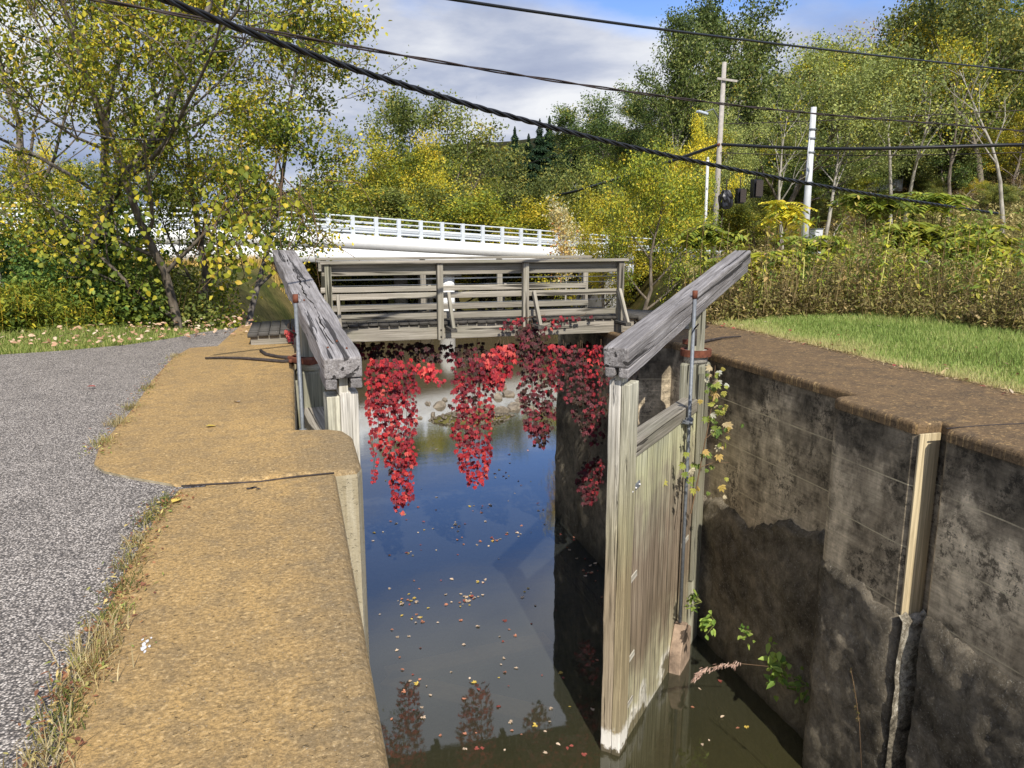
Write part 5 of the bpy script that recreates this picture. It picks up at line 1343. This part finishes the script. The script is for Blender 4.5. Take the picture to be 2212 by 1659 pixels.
for j, (u, v) in enumerate(fl):
    k = int(r.choice(6)) * 4 + int(r.choice(4, p=[.17, .24, .45, .14])); po, tn = lp[k]
    o = po if k not in first else po.copy()
    if k in first: COL.objects.link(o)
    first.add(k)
    p0 = at(u, v, z=WATER + .006); s = r.uniform(.028, .062) * (1 + max(0, p0.y - 9) * .03)
    o.location = p0; o.scale = (s, s, s * 1.0); o.rotation_euler = (r.normal(0, .12), r.normal(0, .12), r.uniform(0, 6.28))
    tag(o, names[tn], 'leaf', 'leaves floating on the canal')
for k, (po, tn) in enumerate(lp):
    if k not in first: bpy.data.objects.remove(po)
# leaves on coping, path and verge
for j, (u, v, tn, lb) in enumerate([(443, 921, .97, 'yellow leaf lying on the ochre coping'), (372, 1086, .97, 'yellow leaf on the weeds under the concrete corner'), (517, 868, .75, 'tan leaf on the far coping'), (208, 835, .3, 'brown leaf on the asphalt path')]):
    V, F, li = leaf_proto('leaf', j * 2, .085)
    o = mesh_np('fallen_leaf', V, F, L_FALLEN, None, {'tone': np.full(len(F), tn)}); o.location = at(u, v, z=.012); o.rotation_euler = (0, .1, j * 1.1); tag(o, lb, 'leaf')
n = 330; u_ = r.uniform(-60, 560, n); v_ = 748 - r.uniform(0, 40, n) - np.clip((u_ - 200) / 350, 0, 1) * 26
C = np.array([tuple(at(a, b, z=.03)) for a, b in zip(u_, v_)]); C[:, 2] += r.uniform(0, .05, n)
V, F, li = leaves_np(C, r.normal(0, 1, (n, 3)) * [1, 1, .25], np.tile([0, -.4, 1.], (n, 1)) + r.normal(0, .4, (n, 3)), r.uniform(.035, .10, n), r.uniform(.03, .06, n))
o = mesh_np('leaf_litter', V, F, m_leaf('litter', [(0, (.20, .10, .05)), (.5, (.42, .25, .15)), (1, (.56, .42, .30))], .1), None, {'tone': r.uniform(0, 1, n)[li]}); tag(o, 'brown fallen leaves strewn on the verge', 'leaves', kind='stuff')

n = 90; yy2 = r.uniform(4.5, 12, n); xx2 = np.interp(yy2, [p[1] for p in gb], [p[0] for p in gb]) + r.uniform(-.3, 1, n) ** 2 * 4 - .25
V, F, li = leaves_np(np.stack([xx2, yy2, gz(xx2, yy2) + .085], 1), r.normal(0, 1, (n, 3)) * [1, 1, .3], np.tile([0, -.3, 1.], (n, 1)) + r.normal(0, .4, (n, 3)), r.uniform(.03, .075, n), r.uniform(.02, .05, n))
o = mesh_np('leaf_litter', V, F, L_FALLEN, None, {'tone': r.uniform(.1, .9, n)[li]}); tag(o, 'scattered dead leaves on the lawn and brown coping', 'leaves', kind='stuff')
# white splash and brown smudge on the coping
bm = bmesh.new(); r2 = random.Random(4)
for (u, v, s) in [(311, 1392, .014), (310, 1400, .016), (318, 1385, .01), (323, 1396, .008), (308, 1382, .008), (313, 1408, .010), (327, 1378, .006)]:
    s *= .6; c = at(u, v, z=.0035); vs = [bm.verts.new(c + Vector((math.cos(a) * s * r2.uniform(.6, 1.3), math.sin(a) * s * 2 * r2.uniform(.6, 1.3), 0))) for a in np.linspace(0, 5.9, 11)]; bm.faces.new(vs)
o = from_bm('bird_dropping', bm, LICHEN); tag(o, 'white bird dropping splashed on the ochre coping', 'dropping')
bm = bmesh.new()
for (u, v, s) in [(540, 1055, .02), (550, 1053, .018), (558, 1056, .013)]:
    c = at(u, v, z=.0035); vs = [bm.verts.new(c + Vector((math.cos(a) * s * r2.uniform(.6, 1.3), math.sin(a) * s * r2.uniform(.6, 1.3), 0))) for a in np.linspace(0, 5.9, 11)]; bm.faces.new(vs)
o = from_bm('stain', bm, IRON); tag(o, 'small dark brown stain on the coping just before the joint', 'stain')

# submerged timbers of the sill
for k, (a, b, lb) in enumerate([((835, 1462), (1185, 1385), 'submerged timber beam slanting away under the water'), ((835, 1470), (1190, 1555), 'submerged timber beam slanting toward the viewer under the water')]):
    p0, p1 = at(*a, z=WATER - .06), at(*b, z=WATER - .06)
    o = board('submerged_timber', p0, p1, .34, .1, m_simple('sunken_wood' + 'ab'[k], (.62, .48, .32), .9), None, bev=.01); tag(o, lb, 'timber')

# ---------------------------------------------------------------- poles, wires, street furniture
def base_at(u, v, d):
    p0 = at(u, v, d=d); return Vector((p0.x, p0.y, float(gz(p0.x, p0.y)) - .2))
wp_d = 46; wt = at(1565, 135, d=wp_d); wb = base_at(1543, 500, wp_d)
root = thing('utility_pole', 'weathered wooden utility pole with short cross arm, leaning slightly', 'utility pole', tuple(wb))
cyl('pole', wb, wt, .19, .12, POLEW, root, 14)
ca = at(1563, 172, d=wp_d - .2); board('cross_arm', ca + Vector((-.35, .1, .05)), ca + Vector((.75, -.2, -.1)), .1, .12, POLEW, root)
la = at(1553, 258, d=wp_d - .2); lh = at(1517, 244, d=wp_d - 1)
tube('lamp_arm', [la, la + Vector((-.5, -.2, .5)), lh], .035, GALV, root, 8)
lmp = board('lamp_head', lh + Vector((.35, .1, -.05)), lh + Vector((-.35, -.1, .05)), .28, .14, GLASSL, root, bev=.05)
cyl('insulator', at(1549, 314, d=wp_d - .2), at(1555, 312, d=wp_d - .2), .07, .07, RUST, root, 8)
mt = at(1758, 232, d=42); mb = base_at(1738, 520, 42)
root = thing('signal_pole', 'tall pale metal signal pole right of the wooden one', 'pole', tuple(mb))
cyl('pole', mb, mt, .22, .14, POLEM, root, 16)
for v in (280, 300, 330, 395): q = at(1758 - (v - 232) * .06, v, d=42); cyl('band', q - Vector((0, 0, .05)), q + Vector((0, 0, .05)), .19, .19, GALV, root, 12)
tube('conduit', [at(1749, 300, d=41.8), at(1745, 330, d=41.7), at(1749, 370, d=41.8), at(1741, 400, d=41.8)], .025, POLEM, root, 6)
t3 = at(1529, 345, d=40); b3 = base_at(1524, 500, 40)
root = thing('thin_pole', 'thin pale metal pole just left of the wooden pole', 'pole', tuple(b3)); cyl('pole', b3, t3, .09, .07, POLEM, root, 10); cyl('cap', t3, t3 + Vector((0, 0, .12)), .08, .03, POLEM, root, 10)
# bagged traffic signals
for j, (u, v, s, lb) in enumerate([(1568, 432, .8, 'traffic signal wrapped in a black bag, left of three'), (1598, 424, .65, 'black shrouded traffic signal in the middle of three'), (1633, 408, .78, 'black shrouded traffic signal at the right of three')]):
    c = at(u, v, d=40); root = thing('traffic_signal', lb, 'traffic light', tuple(c)); r2 = random.Random(j)
    bm = bmesh.new(); bmesh.ops.create_cube(bm, size=1); bmesh.ops.subdivide_edges(bm, edges=bm.edges[:], cuts=5, use_grid_fill=True)
    from mathutils import noise
    for v_ in bm.verts:
        t_ = .5 - v_.co.z; w_ = (.30 + .25 * math.sin(t_ * 3)) if j == 0 else .42
        v_.co = Vector((v_.co.x * w_ * s * 1.4, v_.co.y * w_ * s, v_.co.z * 1.15 * s)) + noise.noise_vector(v_.co * 5 + Vector((j * 3, 0, 0))) * (.07 if j == 0 else .02)
    from_bm('hood' if j else 'bag', bm, BLACKP, root)
    cyl('hanger', c + Vector((0, 0, .5 * s)), c + Vector((0, 0, 1.0)), .025, .025, IRON, root, 6)
    if j: board('back_plate', c + Vector((0, -.32, -.5 * s)), c + Vector((0, -.32, .5 * s)), .5 * s, .02, IRON, root, up=(0, 1, 0), bev=0)
cb = at(1745, 507, d=41); root = thing('control_cabinet', 'pale grey signal control cabinet at the foot of the pale pole', 'cabinet', tuple(cb))
board('cabinet', cb + Vector((.5, 0, -1.0)), cb + Vector((.5, 0, .25)), .5, .45, POLEM, root, up=(0, 1, 0), bev=.02); board('roof', cb + Vector((.5, 0, .255)), cb + Vector((.5, 0, .30)), .56, .5, GALV, root, up=(0, 1, 0), bev=.01)
# road, guardrail, barrels
rd = [at(u, 585, d=d) for u, d in [(1480, 50), (1700, 44), (1950, 41), (2250, 40), (2700, 40)]]
V = []; 
for q in rd:
    for o_ in (0, 7): x_, y_ = q.x, q.y + o_; V.append((x_, y_, float(gz(x_, y_)) + .12))
F = np.array([[2 * k, 2 * k + 2, 2 * k + 3, 2 * k + 1] for k in range(4)]); o = mesh_np('road', np.array(V), F, ROADM); o['kind'] = 'structure'
root = thing('guardrail', 'low silvery guardrail half hidden by the weeds at right', 'guardrail', tuple(rd[2]))
gp = [Vector((q.x, q.y - .8, at(1900, 568, d=41).z)) for q in rd]
for k in range(4): board('rail', gp[k], gp[k + 1], .06, .32, GALV, root)
for k in range(18):
    f = k / 17 * 3.99; q = gp[int(f)].lerp(gp[int(f) + 1], f % 1); board('post', q + Vector((0, .12, -.8)), q + Vector((0, .12, .12)), .12, .12, POLEW, root, up=(0, 1, 0), bev=0)
def barrel_proto():
    root = thing('traffic_barrel', 'orange and white traffic barrel', 'traffic barrel', (0, 0, 0)); z = 0
    for k, (h_, r0, r1, m_) in enumerate([(.08, .36, .34, BLACKP), (.22, .29, .285, ORANGE), (.16, .283, .275, WHITEP), (.16, .273, .265, ORANGE), (.16, .263, .255, WHITEP), (.2, .253, .24, ORANGE)]):
        cyl('base' if k == 0 else 'band', (0, 0, z), (0, 0, z + h_), r0, r1, m_, root, 16); z += h_ + .001
    board('handle', (-.09, 0, z + .02), (.09, 0, z + .02), .05, .09, ORANGE, root); return root
bp_ = barrel_proto()
for j, (u, v, d, lb) in enumerate([(2172, 560, 50, 'orange and white traffic barrel farthest right, by the guardrail'), (1903, 560, 50, 'orange and white traffic barrel in the middle of the weeds'), (1640, 566, 60, 'orange traffic barrel just beyond the raised end of the right beam'), (1792, 512, 72, 'small orange traffic barrel right of the control cabinet'), (1568, 530, 70, 'orange traffic barrel between the wooden pole and the raised beam end')]):
    o = bp_ if j == 0 else copy_tree(bp_); q = at(u, v, d=d); o.location = q - Vector((0, 0, .5)); o.scale = (1, 1, 1); o['label'] = lb; o['group'] = 'traffic barrels along the road works'
    zg_ = float(gz(q.x, q.y)); o.location.z = max(zg_, min(q.z - .5, zg_ + .8)) if False else q.z - .5

# little white house glimpsed in the wood
hc = at(1385, 255, d=80); hc = at(1905, 318, d=75); zg_ = float(gz(hc.x, hc.y))
def house(label, c, w_, h_, roofm):
    root = thing('house', label, 'house', tuple(c))
    board('wall', c + Vector((-w_ / 2, 0, h_ / 2)), c + Vector((w_ / 2, 0, h_ / 2)), 4, h_, WHITEC, root)
    V = [(-w_ / 2 - .3, -2.3, h_), (w_ / 2 + .3, -2.3, h_), (w_ / 2 + .3, 2.3, h_), (-w_ / 2 - .3, 2.3, h_), (-w_ / 2 - .3, 0, h_ + 1.6), (w_ / 2 + .3, 0, h_ + 1.6)]
    mesh_np('roof', np.array(V), [np.array([[0, 1, 5, 4], [2, 3, 4, 5]]), np.array([[0, 4, 3], [1, 2, 5]])], roofm, root, local=False)
    for k in (-1, 1): board('window', c + Vector((k * w_ * .25, -2.02, h_ * .6)), c + Vector((k * w_ * .25 + .9, -2.02, h_ * .6)), .04, 1.1, IRON, root)
q = at(1590 + 345 / 1.3, 440, d=68)
house('white house barely glimpsed through the woods behind the pale pole', Vector((at(1875, 400, d=72).x, at(1875, 400, d=72).y, at(1875, 415, d=72).z)), 4, 2.6, IRON)
house('white roofed house corner peeking above the right end of the white bridge', Vector((at(1243, 440, d=78).x, at(1243, 440, d=78).y, at(1243, 446, d=78).z)), 1.5, .7, GALV)

# cables
def smooth_path(pts, n):
    P = np.array([tuple(p) for p in pts]); t_ = np.concatenate([[0], np.cumsum(np.linalg.norm(np.diff(P, axis=0), axis=1))]); t_ /= t_[-1]
    c = [np.polyfit(t_, P[:, k], min(4, len(P) - 1)) for k in range(3)]; s_ = np.linspace(0, 1, n); return np.stack([np.polyval(q, s_) for q in c], 1)
def cable(label, pix, r_, mat, twist=0, nst=1, n=160):
    P = smooth_path([at(u, v, d=d) for u, v, d in pix], n)
    root = thing('overhead_cable', label, 'cable', tuple(P[len(P) // 2]))
    if nst == 1: V, F = tube_np([(P, np.full(n, r_))], 8); mesh_np('cable', V, F, mat, root, smooth=True); return
    L = np.concatenate([[0], np.cumsum(np.linalg.norm(np.diff(P, axis=0), axis=1))]); T = unit(np.gradient(P, axis=0)); A_ = unit(np.cross(T, [0, 0, 1.])); B_ = np.cross(T, A_)
    for k in range(nst):
        a = L * twist + k * 2 * np.pi / nst
        Q = P + (A_ * np.cos(a)[:, None] + B_ * np.sin(a)[:, None]) * r_ * .62
        V, F = tube_np([(Q, np.full(n, r_ * .55))], 6); mesh_np('strand', V, F, mat, root, smooth=True)
cable('thick twisted bundle of black cables sweeping down across the photograph, lowest and nearest', [(250, -42, 6.0), (360, 2, 6.4), (600, 84, 7.2), (850, 180, 8.1), (1100, 255, 9.1), (1400, 325, 10.6), (1700, 388, 12.4), (2000, 440, 15), (2155, 462, 17)], .028, CABLE, 10., 3, 900)
cable('brownish black double cable passing above the thick bundle', [(60, -28, 8.5), (225, 0, 8.9), (480, 52, 9.6), (780, 105, 10.6), (1100, 158, 12), (1500, 218, 14.5), (1900, 258, 18), (2260, 290, 22)], .022, CABLE2, 3., 2, 400)
cable('single thin black cable highest at the top right', [(900, -14, 10), (990, 2, 10.5), (1300, 46, 12.5), (1700, 98, 16), (2000, 132, 20), (2260, 160, 24)], .022, CABLE)
cable('black cable running right from the wooden pole', [(1552, 312, 46), (1680, 319, 44), (1800, 322, 42), (2000, 319, 40), (2260, 313, 38)], .085, CABLE)
cable('black cable sagging down left from the wooden pole', [(1090, 442, 62), (1200, 424, 58), (1330, 388, 53), (1440, 352, 50), (1552, 313, 46)], .10, CABLE)
cable('very thin wire above the cable that runs right from the wooden pole', [(1560, 268, 46), (1750, 262, 44), (2000, 250, 42), (2260, 236, 40)], .022, IRON)
cable('very thin wire from the wooden pole to the lower left', [(1000, 400, 70), (1250, 320, 60), (1400, 268, 52), (1560, 200, 46)], .02, IRON)
cable('thin wire just below the cable that runs right from the wooden pole', [(1552, 330, 46), (1800, 336, 42), (2050, 334, 40), (2260, 328, 38)], .025, IRON)

# ---------------------------------------------------------------- light and sky
SUN_EL, SUN_AZ = rad(41.5), rad(-1.6)     # azimuth from -Y toward +X
sd = bpy.data.lights.new('sun', 'SUN'); so = bpy.data.objects.new('sun', sd); COL.objects.link(so)
sd.energy = 5.0; sd.angle = rad(.53); sd.color = (1., .95, .87)
to_sun = Vector((math.sin(SUN_AZ) * math.cos(SUN_EL), -math.cos(SUN_AZ) * math.cos(SUN_EL), math.sin(SUN_EL)))
so.rotation_euler = to_sun.to_track_quat('Z', 'Y').to_euler(); so.location = (0, -20, 30)

world = bpy.data.worlds.new('World'); scene.world = world; world.use_nodes = True
wt_ = world.node_tree; wt_.nodes.clear()
class WN(NT):
    def __init__(s): s.t = wt_; s.out = s.n('ShaderNodeOutputWorld')
t = WN()
sk = t.n('ShaderNodeTexSky', sky_type='NISHITA'); sk.sun_disc = False; sk.sun_elevation = SUN_EL; sk.sun_rotation = rad(180) - SUN_AZ
sk.air_density = 1.0; sk.dust_density = .6; sk.ozone_density = 1.6
tc = t.n('ShaderNodeTexCoord'); dv = tc.outputs['Generated']; X, Y, Z = t.xyz(dv)
zc = t.math('ADD', t.math('MAXIMUM', Z, 0.), .16)
cv = t.n('ShaderNodeCombineXYZ'); t.l(t.math('DIVIDE', X, zc), cv.inputs[0]); t.l(t.math('DIVIDE', Y, zc), cv.inputs[1]); cv.inputs[2].default_value = .35
n1 = t.noise(cv.outputs[0], .55, 9, .55, .1); n2 = t.noise(cv.outputs[0], 1.05, 8, .56, .15)
# coverage: full low in the sky, an open blue band above it, broken cloud higher up
elev = t.math('ADD', Z, t.math('MULTIPLY', t.math('SUBTRACT', n1, .5), .42))
elev = t.math('ADD', elev, t.math('MULTIPLY', t.math('SUBTRACT', X, .12), .22))
cov = t.ramp(elev, [(.0, 1.), (.30, 1.), (.36, .10), (.45, .04), (.56, .85), (.7, .6)])
shade = t.ramp(n2, [(.34, (3.8, 4.4, 6.2)), (.45, (5.2, 5.8, 7.4)), (.53, (7.2, 7.6, 8.7)), (.63, (9.8, 10., 10.4))])
low = t.ramp(t.math('ADD', Z, t.math('MULTIPLY', X, .10)), [(.03, 1.), (.14, 0.)])
shade = t.mix(1., shade, (.92, .92, .92), 'MULTIPLY'); shade = t.mix(t.math('MULTIPLY', low, .55), shade, (2.6, 3.6, 6.0))
col = t.mix(cov, t.mix(1., sk.outputs[0], (1.0, 1.3, 1.9), 'MULTIPLY'), shade)
bgd = t.n('ShaderNodeBackground'); t.l(col, bgd.inputs[0]); bgd.inputs[1].default_value = .1
t.l(bgd.outputs[0], t.out.inputs[0])

scene.render.engine = 'CYCLES'
scene.view_settings.view_transform = 'Standard'; scene.view_settings.look = 'None'; scene.view_settings.exposure = 0; scene.view_settings.gamma = 1
scene.cycles.max_bounces = 4; scene.cycles.diffuse_bounces = 2; scene.cycles.transmission_bounces = 2; scene.cycles.transparent_max_bounces = 6
